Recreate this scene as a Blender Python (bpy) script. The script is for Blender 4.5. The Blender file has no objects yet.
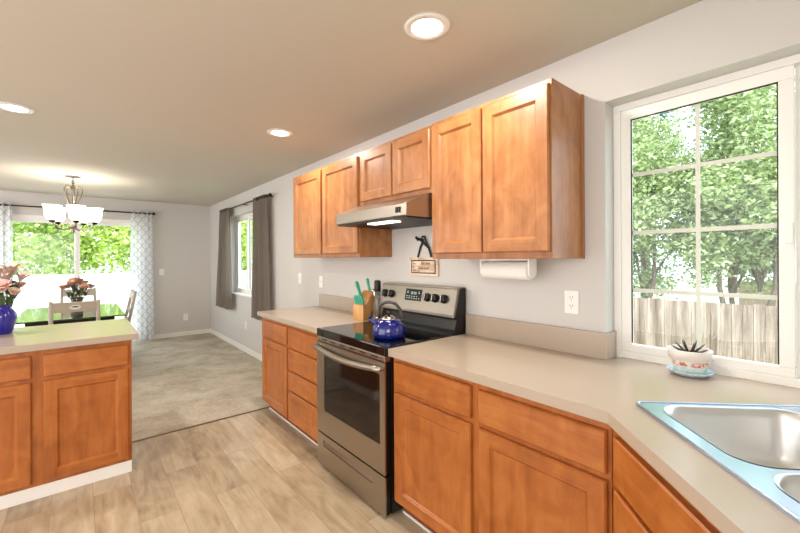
import bpy, bmesh, math, random
from mathutils import Vector as V, Matrix
from mathutils.geometry import tessellate_polygon
random.seed(7)
SC = bpy.context.scene
COL = SC.collection
PI = math.pi
R = math.radians

# ------------------------------------------------------------------ camera
cam_data = bpy.data.cameras.new('camera')
cam_data.sensor_fit = 'HORIZONTAL'; cam_data.sensor_width = 36
cam_data.lens = 382.6 / 800 * 36
cam_data.shift_y = -(266.5 - 258.97) / 800
cam_data.clip_start = 0.05; cam_data.clip_end = 200
cam = bpy.data.objects.new('camera', cam_data); COL.objects.link(cam)
cam.matrix_world = Matrix.Translation((-1.9045, 0, 1.3914)) @ Matrix.Rotation(-R(39.9), 4, 'Z') @ Matrix.Rotation(PI / 2, 4, 'X') @ Matrix.Rotation(-0.005, 4, 'Z')
SC.camera = cam

# ------------------------------------------------------------------ world, sun, area lights, exposure
SKY = 4.2
EXPOSURE = 0.18
world = bpy.data.worlds.new('world'); SC.world = world; world.use_nodes = True
bg = world.node_tree.nodes['Background']
bg.inputs[0].default_value = (0.76, 0.89, 1.0, 1); bg.inputs[1].default_value = SKY

def lamp(name, kind, loc, energy, col=(1, 1, 1), rot=(0, 0, 0), **kw):
    d = bpy.data.lights.new(name, kind); d.energy = energy; d.color = col
    for k, v in kw.items(): setattr(d, k, v)
    o = bpy.data.objects.new(name, d); COL.objects.link(o); o.location = loc; o.rotation_euler = rot
    return o
lamp('sun', 'SUN', (-5, -8, 15), 3.4, (1, .96, .88), (R(44), 0, R(-62)), angle=R(1.0))
# daylight pouring through the windows
for nm, lc, rt, a, b in (('kitchen_window_portal', (0.20, 0.16, 1.52), (0, R(90), 0), 1.2, 1.2), ('patio_door_portal', (-1.94, 8.12, 1.05), (R(-90), 0, 0), 1.84, 2.06), ('dining_window_portal', (0.20, 6.1, 1.48), (0, R(90), 0), 1.24, 1.1)):
    p = lamp(nm, 'AREA', lc, 1, (1, 1, 1), rt, shape='RECTANGLE', size=a, size_y=b); p.data.cycles.is_portal = True
# unseen fill lamps added in front of the closed left and rear walls
lamp('added_left_fill', 'AREA', (-4.45, 1.6, 1.2), 66, (.97, .98, 1), (0, R(-90), 0), shape='RECTANGLE', size=2.3, size_y=3.4)
lamp('added_dining_fill', 'AREA', (-4.45, 6.1, 1.45), 55, (.98, .98, 1), (0, R(-90), 0), shape='RECTANGLE', size=1.8, size_y=2.2)
lamp('added_rear_fill', 'AREA', (-2.9, -0.55, 1.6), 42, (.97, .98, 1), (R(90), 0, 0), shape='RECTANGLE', size=1.9, size_y=1.3)
SC.view_settings.view_transform = 'Standard'; SC.view_settings.look = 'None'
SC.view_settings.gamma = 1; SC.view_settings.use_curve_mapping = False
SC.view_settings.exposure = EXPOSURE

# ------------------------------------------------------------------ materials
def srgb(r, g, b):
    f = lambda c: (c / 255 / 12.92) if c / 255 <= .04045 else ((c / 255 + .055) / 1.055) ** 2.4
    return (f(r), f(g), f(b), 1)
class NT:
    def __init__(s, name):
        s.m = bpy.data.materials.new(name); s.m.use_nodes = True
        s.t = s.m.node_tree; s.b = s.t.nodes['Principled BSDF']; s.out = s.t.nodes['Material Output']
    def n(s, typ, **kw):
        x = s.t.nodes.new(typ)
        for k, v in kw.items():
            if k.startswith('i_'):
                key = k[2:]; key = int(key) if key.isdigit() else key.replace('_', ' ')
                x.inputs[key].default_value = v
            else: setattr(x, k, v)
        return x
    def l(s, a, b): s.t.links.new(a, b)
    def coords(s, scale=(1, 1, 1), rot=(0, 0, 0), kind='Object'):
        tc = s.n('ShaderNodeTexCoord'); mp = s.n('ShaderNodeMapping')
        mp.inputs['Scale'].default_value = scale; mp.inputs['Rotation'].default_value = rot
        s.l(tc.outputs[kind], mp.inputs[0]); return mp.outputs[0]
    def ramp(s, fac, stops):
        r = s.n('ShaderNodeValToRGB'); e = r.color_ramp.elements
        while len(e) < len(stops): e.new(.5)
        for k, (p, c) in enumerate(stops): e[k].position = p; e[k].color = c
        s.l(fac, r.inputs[0]); return r.outputs[0]
    def bump(s, h, strength=.1, dist=.01):
        b = s.n('ShaderNodeBump'); b.inputs['Strength'].default_value = strength; b.inputs['Distance'].default_value = dist
        s.l(h, b.inputs['Height']); s.l(b.outputs[0], s.b.inputs['Normal'])
def mat(name, col, rough=.5, metal=0, noise=0, nscale=40, bump=0, coat=0, spec=.5, emit=None, trans=0, ior=1.45):
    a = NT(name); b = a.b
    b.inputs['Base Color'].default_value = col; b.inputs['Roughness'].default_value = rough
    b.inputs['Metallic'].default_value = metal; b.inputs['Coat Weight'].default_value = coat
    b.inputs['Coat Roughness'].default_value = .08; b.inputs['Specular IOR Level'].default_value = spec
    b.inputs['Transmission Weight'].default_value = trans; b.inputs['IOR'].default_value = ior
    nz = a.n('ShaderNodeTexNoise', i_Scale=nscale, i_Detail=4.0); a.l(a.coords(), nz.inputs['Vector'])
    if noise:
        lo = tuple(max(0, c * (1 - noise)) for c in col[:3]) + (1,); hi = tuple(min(1, c * (1 + noise)) for c in col[:3]) + (1,)
        a.l(a.ramp(nz.outputs[0], [(.3, lo), (.7, hi)]), b.inputs['Base Color'])
    if bump: a.bump(nz.outputs[0], bump)
    if emit: b.inputs['Emission Color'].default_value = emit[0]; b.inputs['Emission Strength'].default_value = emit[1]
    return a.m
def wood(name, grain, dark, mid, light, rough=.33):
    a = NT(name)
    sc = {'z': (9, 9, .9), 'h': (1.1, 1.1, 11)}[grain]
    c = a.coords(sc)
    oi = a.n('ShaderNodeObjectInfo'); add = a.n('ShaderNodeVectorMath', operation='MULTIPLY_ADD')
    cb = a.n('ShaderNodeCombineXYZ'); mu = a.n('ShaderNodeMath', operation='MULTIPLY', i_1=37.0); a.l(oi.outputs['Random'], mu.inputs[0])
    for k in range(3): a.l(mu.outputs[0], cb.inputs[k])
    ad = a.n('ShaderNodeVectorMath', operation='ADD'); a.l(c, ad.inputs[0]); a.l(cb.outputs[0], ad.inputs[1])
    n1 = a.n('ShaderNodeTexNoise', i_Scale=2.2, i_Detail=7.0, i_Roughness=.62, i_Distortion=.5); a.l(ad.outputs[0], n1.inputs['Vector'])
    c2 = a.coords((3.2, 3.2, 2.2)); ad2 = a.n('ShaderNodeVectorMath', operation='ADD'); a.l(c2, ad2.inputs[0]); a.l(cb.outputs[0], ad2.inputs[1])
    n2 = a.n('ShaderNodeTexNoise', i_Scale=2.6, i_Detail=5.0, i_Distortion=1.2); a.l(ad2.outputs[0], n2.inputs['Vector'])
    mx = a.n('ShaderNodeMix', data_type='FLOAT'); mx.inputs[0].default_value = .45
    a.l(n1.outputs[0], mx.inputs[2]); a.l(n2.outputs[0], mx.inputs[3])
    a.l(a.ramp(mx.outputs[0], [(.32, dark), (.5, mid), (.68, light)]), a.b.inputs['Base Color'])
    a.b.inputs['Roughness'].default_value = rough; a.bump(n1.outputs[0], .03, .004)
    return a.m
M = {}
W3 = (srgb(142, 76, 28), srgb(170, 97, 40), srgb(188, 117, 58))
M['wood_v'] = wood('maple_vertical_grain', 'z', *W3)
M['wood_h'] = wood('maple_horizontal_grain', 'h', *W3)
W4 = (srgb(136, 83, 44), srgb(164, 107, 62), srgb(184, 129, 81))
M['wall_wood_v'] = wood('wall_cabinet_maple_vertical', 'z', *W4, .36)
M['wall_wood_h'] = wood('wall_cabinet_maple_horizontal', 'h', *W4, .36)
M['wood_gap'] = mat('dark_maple_toe_kick', srgb(120, 55, 22), .6)  # darker brown maple for the base cabinet toe kicks
M['block_wood'] = wood('knife_block_wood', 'z', srgb(176, 120, 66), srgb(204, 150, 92), srgb(222, 172, 118), .45)
M['sign_wood'] = wood('whitewashed_sign_wood', 'h', srgb(170, 136, 110), srgb(220, 196, 172), srgb(240, 228, 212), .7)
M['wall'] = mat('greige_wall_paint', srgb(206, 202, 197), .75, bump=.04, nscale=260)
M['ceiling'] = mat('warm_white_ceiling_paint', srgb(200, 191, 175), .8, bump=.05, nscale=200)
M['trim'] = mat('white_trim_paint', srgb(240, 237, 230), .4)
M['vinyl'] = mat('white_window_vinyl', srgb(242, 239, 233), .38)
M['grid'] = mat('pale_window_grid', srgb(214, 216, 204), .4)
M['plastic'] = mat('white_plastic', srgb(240, 238, 232), .35)
M['plastic_dark'] = mat('dark_slot', srgb(50, 48, 46), .5)
M['black_rubber'] = mat('black_gasket', srgb(30, 30, 28), .5)
def carpet():
    a = NT('beige_carpet_pile'); c = a.coords()
    n1 = a.n('ShaderNodeTexNoise', i_Scale=75.0, i_Detail=4.0, i_Roughness=.8); a.l(c, n1.inputs['Vector'])
    n2 = a.n('ShaderNodeTexNoise', i_Scale=2.6, i_Detail=7.0, i_Roughness=.7, i_Distortion=.2); a.l(c, n2.inputs['Vector'])
    mx = a.n('ShaderNodeMix', data_type='FLOAT'); mx.inputs[0].default_value = .55; a.l(n1.outputs[0], mx.inputs[2]); a.l(n2.outputs[0], mx.inputs[3])
    a.l(a.ramp(mx.outputs[0], [(.36, srgb(152, 140, 121)), (.5, srgb(190, 179, 161)), (.64, srgb(214, 205, 190))]), a.b.inputs['Base Color'])
    a.b.inputs['Roughness'].default_value = 1; a.b.inputs['Specular IOR Level'].default_value = .1
    a.bump(n1.outputs[0], .6, .01); return a.m
M['carpet'] = carpet()
def planks():
    a = NT('light_oak_vinyl_planks')
    c = a.coords((1, 1, 1), (0, 0, R(90)))
    br = a.n('ShaderNodeTexBrick', offset=.37, offset_frequency=2)
    br.inputs['Scale'].default_value = 1; br.inputs['Brick Width'].default_value = 1.22; br.inputs['Row Height'].default_value = .185
    br.inputs['Mortar Size'].default_value = .0016; br.inputs['Mortar Smooth'].default_value = .2; br.inputs['Bias'].default_value = 0
    br.inputs['Color1'].default_value = (0, 0, 0, 1); br.inputs['Color2'].default_value = (1, 1, 1, 1); br.inputs['Mortar'].default_value = (.5, .5, .5, 1)
    a.l(c, br.inputs['Vector'])
    sh = a.n('ShaderNodeVectorMath', operation='SCALE', i_Scale=9.0); a.l(br.outputs['Color'], sh.inputs[0])
    def nz(scale, **k):
        ad = a.n('ShaderNodeVectorMath', operation='ADD'); a.l(a.coords(scale), ad.inputs[0]); a.l(sh.outputs[0], ad.inputs[1])
        n = a.n('ShaderNodeTexNoise', **k); a.l(ad.outputs[0], n.inputs['Vector']); return n.outputs[0]
    g = nz((16, 1.6, 1), i_Scale=2.0, i_Detail=8.0, i_Roughness=.62, i_Distortion=.5)
    k = nz((5, 1.8, 1), i_Scale=1.3, i_Detail=3.0, i_Distortion=1.6)
    m1 = a.n('ShaderNodeMix', data_type='FLOAT'); m1.inputs[0].default_value = .55; a.l(g, m1.inputs[2]); a.l(k, m1.inputs[3])
    sp = a.n('ShaderNodeSeparateColor'); a.l(br.outputs['Color'], sp.inputs[0])
    m2 = a.n('ShaderNodeMix', data_type='FLOAT'); m2.inputs[0].default_value = .16; a.l(m1.outputs[0], m2.inputs[2]); a.l(sp.outputs[0], m2.inputs[3])
    col = a.ramp(m2.outputs[0], [(.32, srgb(140, 119, 94)), (.46, srgb(172, 151, 123)), (.58, srgb(188, 169, 142)), (.72, srgb(206, 190, 165))])
    mm = a.n('ShaderNodeMix', data_type='RGBA'); a.l(br.outputs['Fac'], mm.inputs[0]); a.l(col, mm.inputs[6]); mm.inputs[7].default_value = srgb(152, 130, 104)
    a.l(mm.outputs[2], a.b.inputs['Base Color']); a.b.inputs['Roughness'].default_value = .30
    a.bump(g, .04, .004); return a.m
M['planks'] = planks()
M['laminate'] = mat('taupe_laminate', srgb(180, 163, 145), .20, noise=.05, nscale=420)
def steel(name, col, rough, sc):
    a = NT(name); a.b.inputs['Metallic'].default_value = 1; a.b.inputs['Base Color'].default_value = col
    n = a.n('ShaderNodeTexNoise', i_Scale=1.0, i_Detail=3.0); a.l(a.coords(sc), n.inputs['Vector'])
    mr = a.n('ShaderNodeMapRange'); mr.inputs[3].default_value = rough * .75; mr.inputs[4].default_value = rough * 1.25
    a.l(n.outputs[0], mr.inputs[0]); a.l(mr.outputs[0], a.b.inputs['Roughness']); a.bump(n.outputs[0], .02, .002); return a.m
M['steel'] = steel('brushed_stainless', srgb(172, 163, 151), .32, (60, 4, 400))
M['steel_sink'] = mat('satin_sink_steel', srgb(214, 214, 212), .36, 1)
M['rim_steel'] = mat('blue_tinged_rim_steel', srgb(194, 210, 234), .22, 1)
M['panel_steel'] = steel('control_panel_steel', srgb(150, 142, 130), .34, (60, 4, 400))
M['chrome'] = mat('polished_metal', srgb(210, 206, 200), .12, 1)
M['nickel'] = mat('brushed_nickel', srgb(150, 138, 122), .32, 1)
M['canopy'] = mat('grey_nickel_enamel', srgb(78, 72, 66), .45, .3)
M['bronze'] = mat('dark_bronze', srgb(52, 42, 36), .4, .7)
M['gunmetal'] = mat('gunmetal_handle', srgb(84, 80, 78), .3, .8)
M['black_glass'] = mat('black_ceramic_glass', srgb(10, 10, 11), .05, spec=.6)
M['oven_glass'] = mat('smoked_oven_glass', srgb(20, 15, 12), .06, spec=.6)
M['black'] = mat('black_enamel', srgb(14, 14, 14), .3)
M['black_matte'] = mat('black_plastic', srgb(24, 23, 22), .45)
M['display'] = mat('control_display', srgb(12, 14, 14), .15)
M['digits'] = mat('display_digits', srgb(190, 210, 200), .4, emit=(srgb(200, 225, 215), .25))
M['blue_enamel'] = mat('cobalt_enamel', srgb(10, 24, 104), .12, coat=.8)
M['teal'] = mat('teal_handle_plastic', srgb(86, 190, 164), .35)
M['paper'] = mat('paper_towel_white', srgb(238, 235, 228), .9, bump=.2, nscale=150)
M['cardboard'] = mat('cardboard_core', srgb(150, 120, 90), .9)
M['soil'] = mat('brown_soil', srgb(128, 88, 76), .95, noise=.4, nscale=160, bump=.6)
M['succulent'] = mat('dark_green_succulent', srgb(62, 66, 50), .5, noise=.35, nscale=120)
M['petal_pink'] = mat('pale_pink_petal', srgb(236, 196, 186), .65, noise=.1)
M['petal_peach'] = mat('peach_petal', srgb(232, 176, 152), .65, noise=.12)
M['petal_cream'] = mat('cream_petal', srgb(232, 206, 184), .65, noise=.08)
M['petal_mauve'] = mat('dusty_mauve_petal', srgb(204, 178, 166), .7, noise=.12)
M['stem'] = mat('green_stem', srgb(74, 92, 54), .6)
M['leaf_dark'] = mat('dull_green_leaf', srgb(84, 100, 66), .55, noise=.25)
M['chair'] = mat('grey_beige_chair_paint', srgb(176, 165, 150), .45)
M['chair_ring'] = mat('pale_ring', srgb(225, 220, 208), .3)
M['table_glass'] = mat('dark_glass_tabletop', srgb(22, 30, 18), .06, spec=.9, coat=1)
M['table_frame'] = mat('black_table_frame', srgb(22, 20, 18), .4)
M['kit_glass'] = mat('clear_acrylic', srgb(225, 225, 220), .08, trans=.85)
M['pepper'] = mat('peppercorns', srgb(196, 176, 152), .8, noise=.3, nscale=300)
M['salt'] = mat('coarse_salt', srgb(235, 220, 210), .8, noise=.1, nscale=300)
M['cobalt_glass'] = mat('cobalt_glass', srgb(14, 18, 140), .06, coat=1)
M['vase_glass'] = mat('smoky_vase_glass', srgb(120, 118, 100), .06, trans=.7)
def window_glass():
    a = NT('window_glass'); tr = a.n('ShaderNodeBsdfTransparent'); gl = a.n('ShaderNodeBsdfGlossy'); gl.inputs['Roughness'].default_value = .0
    tr.inputs[0].default_value = (.97, .98, .97, 1)
    lw = a.n('ShaderNodeLayerWeight'); lw.inputs[0].default_value = .5; pw = a.n('ShaderNodeMath', operation='POWER', i_1=5.0); a.l(lw.outputs['Facing'], pw.inputs[0])
    fr = a.n('ShaderNodeMath', operation='MULTIPLY_ADD', i_1=.5, i_2=.02); a.l(pw.outputs[0], fr.inputs[0]); mx = a.n('ShaderNodeMixShader')
    a.l(fr.outputs[0], mx.inputs[0]); a.l(tr.outputs[0], mx.inputs[1]); a.l(gl.outputs[0], mx.inputs[2]); a.l(mx.outputs[0], a.out.inputs[0]); return a.m
M['glass'] = window_glass()
def cloth(name, col, transl, pattern=None, transp=0):
    a = NT(name); d = a.n('ShaderNodeBsdfDiffuse'); t = a.n('ShaderNodeBsdfTranslucent'); mx = a.n('ShaderNodeMixShader'); mx.inputs[0].default_value = transl
    d.inputs[0].default_value = col; t.inputs[0].default_value = col
    if pattern:                                     # grey ogee trellis woven into the fabric
        sp = a.n('ShaderNodeSeparateXYZ'); a.l(a.coords(), sp.inputs[0])
        def mth(op, x, y=None):
            k = a.n('ShaderNodeMath', operation=op)
            for i, q in enumerate((x, y)):
                if q is None: continue
                if isinstance(q, (int, float)): k.inputs[i].default_value = q
                else: a.l(q, k.inputs[i])
            return k.outputs[0]
        sw = mth('MULTIPLY', mth('SINE', mth('MULTIPLY', sp.outputs[2], 42.0)), .25)
        u = mth('MULTIPLY', sp.outputs[0], 9.0)
        ds = []
        for sg in (1, -1):
            w = mth('FRACT', mth('ADD', mth('ADD', u, mth('MULTIPLY', sw, sg)), .25 * sg))
            ds.append(mth('ABSOLUTE', mth('SUBTRACT', w, .5)))
        mn = mth('MINIMUM', ds[0], ds[1])
        c = a.ramp(mn, [(.05, pattern), (.10, col)])
        a.l(c, d.inputs[0]); a.l(c, t.inputs[0])
    a.l(d.outputs[0], mx.inputs[1]); a.l(t.outputs[0], mx.inputs[2]); last = mx
    if transp:
        tp = a.n('ShaderNodeBsdfTransparent'); m2 = a.n('ShaderNodeMixShader'); m2.inputs[0].default_value = transp
        a.l(mx.outputs[0], m2.inputs[1]); a.l(tp.outputs[0], m2.inputs[2]); last = m2
    a.l(last.outputs[0], a.out.inputs[0]); return a.m
M['sheer'] = cloth('white_trellis_sheer', srgb(240, 240, 242), .45, srgb(204, 204, 208), .12)
M['drape'] = cloth('grey_drape', srgb(136, 126, 116), .35)
M['ribbon'] = mat('black_ribbon', srgb(18, 17, 17), .6)
M['ink'] = mat('dark_brown_lettering', srgb(56, 36, 28), .7)
M['lens'] = mat('lit_lamp_lens', (1, 1, 1, 1), .4, emit=((1, .96, .88, 1), 7))
def shade_glass():
    a = NT('lit_frosted_shade'); e = a.n('ShaderNodeEmission'); e.inputs[0].default_value = (1, .97, .92, 1); e.inputs[1].default_value = 1.1
    t = a.n('ShaderNodeBsdfTranslucent'); t.inputs[0].default_value = (.9, .88, .84, 1); ad = a.n('ShaderNodeAddShader')
    a.l(e.outputs[0], ad.inputs[0]); a.l(t.outputs[0], ad.inputs[1]); a.l(ad.outputs[0], a.out.inputs[0]); return a.m
M['shade'] = shade_glass()
M['hood_lens'] = mat('lit_hood_lens', (1, 1, .95, 1), .4, emit=((1, .85, .62, 1), 3))
def leafm(name, c1, c2, c3):
    a = NT(name); g = a.n('ShaderNodeNewGeometry'); c = a.ramp(g.outputs['Random Per Island'], [(0, c1), (.5, c2), (1, c3)])
    d = a.n('ShaderNodeBsdfDiffuse'); t = a.n('ShaderNodeBsdfTranslucent'); mx = a.n('ShaderNodeMixShader'); mx.inputs[0].default_value = .45
    a.l(c, d.inputs[0]); a.l(c, t.inputs[0]); a.l(d.outputs[0], mx.inputs[1]); a.l(t.outputs[0], mx.inputs[2])
    a.l(mx.outputs[0], a.out.inputs[0]); return a.m
M['leaf_a'] = leafm('bright_green_leaves', srgb(128, 146, 92), srgb(170, 186, 130), srgb(220, 226, 188))
M['leaf_b'] = leafm('yellow_green_leaves', srgb(164, 190, 84), srgb(202, 220, 124), srgb(228, 236, 170))
M['leaf_c'] = leafm('blue_green_needles', srgb(84, 112, 104), srgb(112, 142, 130), srgb(140, 168, 154))
M['bark'] = mat('grey_brown_bark', srgb(120, 108, 96), .9, noise=.3, bump=.4)
def fencewood():
    a = NT('weathered_fence_boards')
    n1 = a.n('ShaderNodeTexNoise', i_Scale=2.0, i_Detail=7.0, i_Roughness=.7, i_Distortion=.4); a.l(a.coords((6, 16, 1.0)), n1.inputs['Vector'])
    n2 = a.n('ShaderNodeTexNoise', i_Scale=1.0, i_Detail=0.0); a.l(a.coords((0, 9.5, .05)), n2.inputs['Vector'])
    mx = a.n('ShaderNodeMix', data_type='FLOAT'); mx.inputs[0].default_value = .35; a.l(n1.outputs[0], mx.inputs[2]); a.l(n2.outputs[0], mx.inputs[3])
    a.l(a.ramp(mx.outputs[0], [(.34, srgb(88, 70, 58)), (.48, srgb(130, 112, 98)), (.62, srgb(172, 154, 140))]), a.b.inputs['Base Color'])
    a.b.inputs['Roughness'].default_value = .9; return a.m
M['fence'] = fencewood()
M['fence_far'] = mat('tan_fence_boards', srgb(190, 164, 142), .9, noise=.15, nscale=6)
M['fence_white'] = mat('white_vinyl_fence', srgb(244, 246, 246), .5)
M['lawn'] = mat('lawn_grass', srgb(158, 166, 128), .95, noise=.3, nscale=30, bump=.5)
M['patio'] = mat('pale_concrete', srgb(226, 222, 214), .9, noise=.06, nscale=30)

# ------------------------------------------------------------------ mesh helpers
def box(bm, x0, y0, z0, x1, y1, z1, bev=0, mi=0):
    a, b = V((min(x0, x1), min(y0, y1), min(z0, z1))), V((max(x0, x1), max(y0, y1), max(z0, z1)))
    vs = [bm.verts.new((b.x if i & 1 else a.x, b.y if i & 2 else a.y, b.z if i & 4 else a.z)) for i in range(8)]
    fs = [bm.faces.new([vs[i] for i in q]) for q in ((0, 2, 3, 1), (4, 5, 7, 6), (0, 1, 5, 4), (2, 6, 7, 3), (0, 4, 6, 2), (1, 3, 7, 5))]
    for f in fs: f.material_index = mi
    if bev:
        r = bmesh.ops.bevel(bm, geom=list({e for f in fs for e in f.edges}), offset=bev, segments=2, affect='EDGES', profile=.6)
        for f in r['faces']: f.material_index = mi
def obox(bm, O, U, Vv, N, du, dv, dn, bev=0, mi=0):
    """box spanned from O by unit vectors U, V, N"""
    n0 = len(bm.verts); tmp = bmesh.new(); box(tmp, 0, 0, 0, du, dv, dn, bev, mi)
    mt = Matrix((U, Vv, N)).transposed().to_4x4(); mt.translation = O
    merge(bm, tmp, mt)
def merge(bm, tmp, mt=Matrix()):
    tmp.verts.index_update(); vs = [bm.verts.new(mt @ v.co) for v in tmp.verts]
    for f in tmp.faces:
        try:
            g = bm.faces.new([vs[v.index] for v in f.verts]); g.material_index = f.material_index; g.smooth = f.smooth
        except ValueError: pass
    tmp.free()
def lathe(bm, prof, c, seg=32, mi=0, axis=None, sx=1, sy=1):
    """prof: (radius, height) list revolved about z through c"""
    tmp = bmesh.new(); rings = []
    for r, h in prof:
        if r < 1e-6: rings.append([tmp.verts.new((0, 0, h))])
        else: rings.append([tmp.verts.new((r * sx * math.cos(2 * PI * k / seg), r * sy * math.sin(2 * PI * k / seg), h)) for k in range(seg)])
    for a, b in zip(rings, rings[1:]):
        for k in range(seg):
            q = [a[k % len(a)], a[(k + 1) % len(a)], b[(k + 1) % len(b)], b[k % len(b)]]
            q = list(dict.fromkeys(q))
            if len(q) > 2:
                f = tmp.faces.new(q); f.smooth = True; f.material_index = mi
    mt = Matrix.Translation(c)
    if axis is not None: mt = mt @ V((0, 0, 1)).rotation_difference(V(axis)).to_matrix().to_4x4()
    merge(bm, tmp, mt)
def tube(bm, pts, rad, seg=8, mi=0, cap=True):
    pts = [V(p) for p in pts]; n = len(pts)
    rr = rad if isinstance(rad, (list, tuple)) else [rad] * n
    t0 = (pts[1] - pts[0]).normalized(); up = V((0, 0, 1)) if abs(t0.z) < .9 else V((1, 0, 0)); s = t0.cross(up).normalized(); rings = []
    for i, p in enumerate(pts):
        t = (pts[min(i + 1, n - 1)] - pts[max(i - 1, 0)]).normalized(); s = (s - t * s.dot(t)).normalized(); w = t.cross(s)
        rings.append([bm.verts.new(p + (s * math.cos(2 * PI * k / seg) + w * math.sin(2 * PI * k / seg)) * rr[i]) for k in range(seg)])
    for a, b in zip(rings, rings[1:]):
        for k in range(seg):
            f = bm.faces.new((a[k], a[(k + 1) % seg], b[(k + 1) % seg], b[k])); f.smooth = True; f.material_index = mi
    if cap:
        for q in (rings[0][::-1], rings[-1]):
            f = bm.faces.new(q); f.material_index = mi
def prism(bm, outer, holes, O, U, Vv, N, t, mi=0, smooth_side=False):
    """flat plate with holes: 2-D loops in (U, V) at O, thickness t along N"""
    O, U, Vv, N = V(O), V(U), V(Vv), V(N); loops = [outer] + list(holes); flat = [p for lp in loops for p in lp]
    tris = tessellate_polygon([[V((x, y, 0)) for x, y in lp] for lp in loops])
    A = [bm.verts.new(O + U * x + Vv * y) for x, y in flat]; B = [bm.verts.new(O + U * x + Vv * y + N * t) for x, y in flat]
    for tr in tris:
        for vs in (A, B):
            try: f = bm.faces.new([vs[i] for i in tr]); f.material_index = mi
            except ValueError: pass
    k = 0
    for lp in loops:
        m = len(lp)
        for i in range(m):
            f = bm.faces.new((A[k + i], A[k + (i + 1) % m], B[k + (i + 1) % m], B[k + i])); f.material_index = mi; f.smooth = smooth_side
        k += m
    bmesh.ops.recalc_face_normals(bm, faces=bm.faces[:])
def rrect(x0, y0, x1, y1, r, n=6):
    pts = []
    for cx, cy, a in ((x1 - r, y1 - r, 0), (x0 + r, y1 - r, 90), (x0 + r, y0 + r, 180), (x1 - r, y0 + r, 270)):
        pts += [(cx + r * math.cos(R(a + 90 * k / n)), cy + r * math.sin(R(a + 90 * k / n))) for k in range(n + 1)]
    return pts
def door_panel(bm, O, U, Vv, N, w, h, t=.02, fr=.058, ch=.005, rec=.013, flat=False):
    """cabinet door or drawer front; slots 0 vertical grain, 1 horizontal grain"""
    O, U, Vv, N = V(O), V(U), V(Vv), V(N)
    P = lambda u, v, n: bm.verts.new(O + U * u + Vv * v + N * n)
    def rect(u0, v0, u1, v1, n): return [P(u0, v0, n), P(u1, v0, n), P(u1, v1, n), P(u0, v1, n)]
    def strip(a, b, mi=(1, 0, 1, 0)):
        for k in range(4):
            f = bm.faces.new((a[k], a[(k + 1) % 4], b[(k + 1) % 4], b[k])); f.material_index = mi[k]
    b0 = rect(0, 0, w, h, 0); f = bm.faces.new(b0[::-1]); f.material_index = 0
    b1 = rect(0, 0, w, h, t - ch); strip(b0, b1)
    b2 = rect(ch, ch, w - ch, h - ch, t); strip(b1, b2)
    if flat:
        f = bm.faces.new(b2); f.material_index = 1; return
    i0 = rect(fr, fr, w - fr, h - fr, t)
    # stiles run full height, rails sit between them
    aL = [P(fr, ch, t), P(fr, h - ch, t)]; aR = [P(w - fr, ch, t), P(w - fr, h - ch, t)]
    for q, mi in (([b2[0], aL[0], i0[0], i0[3], aL[1], b2[3]], 0), ([aR[0], b2[1], b2[2], aR[1], i0[2], i0[1]], 0),
                  ([aL[0], aR[0], i0[1], i0[0]], 1), ([i0[3], i0[2], aR[1], aL[1]], 1)):
        f = bm.faces.new(q); f.material_index = mi
    s = .012; i1 = rect(fr + s, fr + s, w - fr - s, h - fr - s, t - rec); strip(i0, i1)
    f = bm.faces.new(i1); f.material_index = 0
def world_loc(o):
    L = V((0, 0, 0))
    while o: L = L + V(o.location); o = o.parent
    return L
def obj(name, bm, m, parent=None, loc=None, smooth=None, label=None):
    base = world_loc(parent) if parent else V(loc or (0, 0, 0))
    if base.length: bmesh.ops.translate(bm, verts=bm.verts, vec=-base)
    me = bpy.data.meshes.new(name); bm.to_mesh(me); bm.free()
    for k in (m if isinstance(m, (list, tuple)) else [m]): me.materials.append(M[k])
    o = bpy.data.objects.new(name, me); COL.objects.link(o)
    if parent: o.parent = parent
    elif loc: o.location = loc
    if label: o['label'] = label
    return o
def tag(o, label, cat, group=None, kind=None):
    o['label'] = label; o['category'] = cat
    if group: o['group'] = group
    if kind: o['kind'] = kind
    return o
def thing(name, label, cat, loc, group=None):
    o = bpy.data.objects.new(name, None); COL.objects.link(o); o.location = loc; o.empty_display_size = .05
    return tag(o, label, cat, group)
def struct(name, bm, m, parent=None):
    o = obj(name, bm, m, parent)
    if not parent: o['kind'] = 'structure'
    return o
def dup(root, loc, rz=None, label=None, group=None):
    def cp(o, par):
        c = o.copy(); COL.objects.link(c)
        if par: c.parent = par
        for k in [q for q in o.children]: cp(k, c)
        return c
    r = cp(root, None); r.location = loc
    if rz is not None: r.rotation_euler = (0, 0, rz)
    if label: r['label'] = label
    if group: r['group'] = group
    return r
NB = bmesh.new
X, Y, Z = V((1, 0, 0)), V((0, 1, 0)), V((0, 0, 1))

# ------------------------------------------------------------------ room shell
H, YF, YB, XL, WT = 2.414, 7.92, -.64, -4.6, .18
KW = (-.45, .763, .876, 2.128)          # kitchen window opening y0 y1 z0 z1
DW = (5.55, 6.66, .86, 2.10)            # dining window
PD = (-2.86, -1.02, 0.0, 2.08)          # patio door x0 x1 z0 z1
bm = NB()
for y0, y1, z0, z1 in ((YB - WT, KW[0], 0, H), (KW[0], KW[1], 0, KW[2]), (KW[0], KW[1], KW[3], H), (KW[1], DW[0], 0, H), (DW[0], DW[1], 0, DW[2]), (DW[0], DW[1], DW[3], H), (DW[1], YF + WT, 0, H)):
    box(bm, 0, y0, z0, WT, y1, z1)
struct('wall_right', bm, 'wall')
bm = NB()
for x0, x1, z0, z1 in ((XL, PD[0], 0, H), (PD[0], PD[1], PD[3], H), (PD[1], 0, 0, H)): box(bm, x0, YF, z0, x1, YF + WT, z1)
struct('wall_far', bm, 'wall')
bm = NB(); box(bm, XL - WT, YB - WT, 0, XL, YF + WT, H); struct('wall_left', bm, 'wall')
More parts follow.
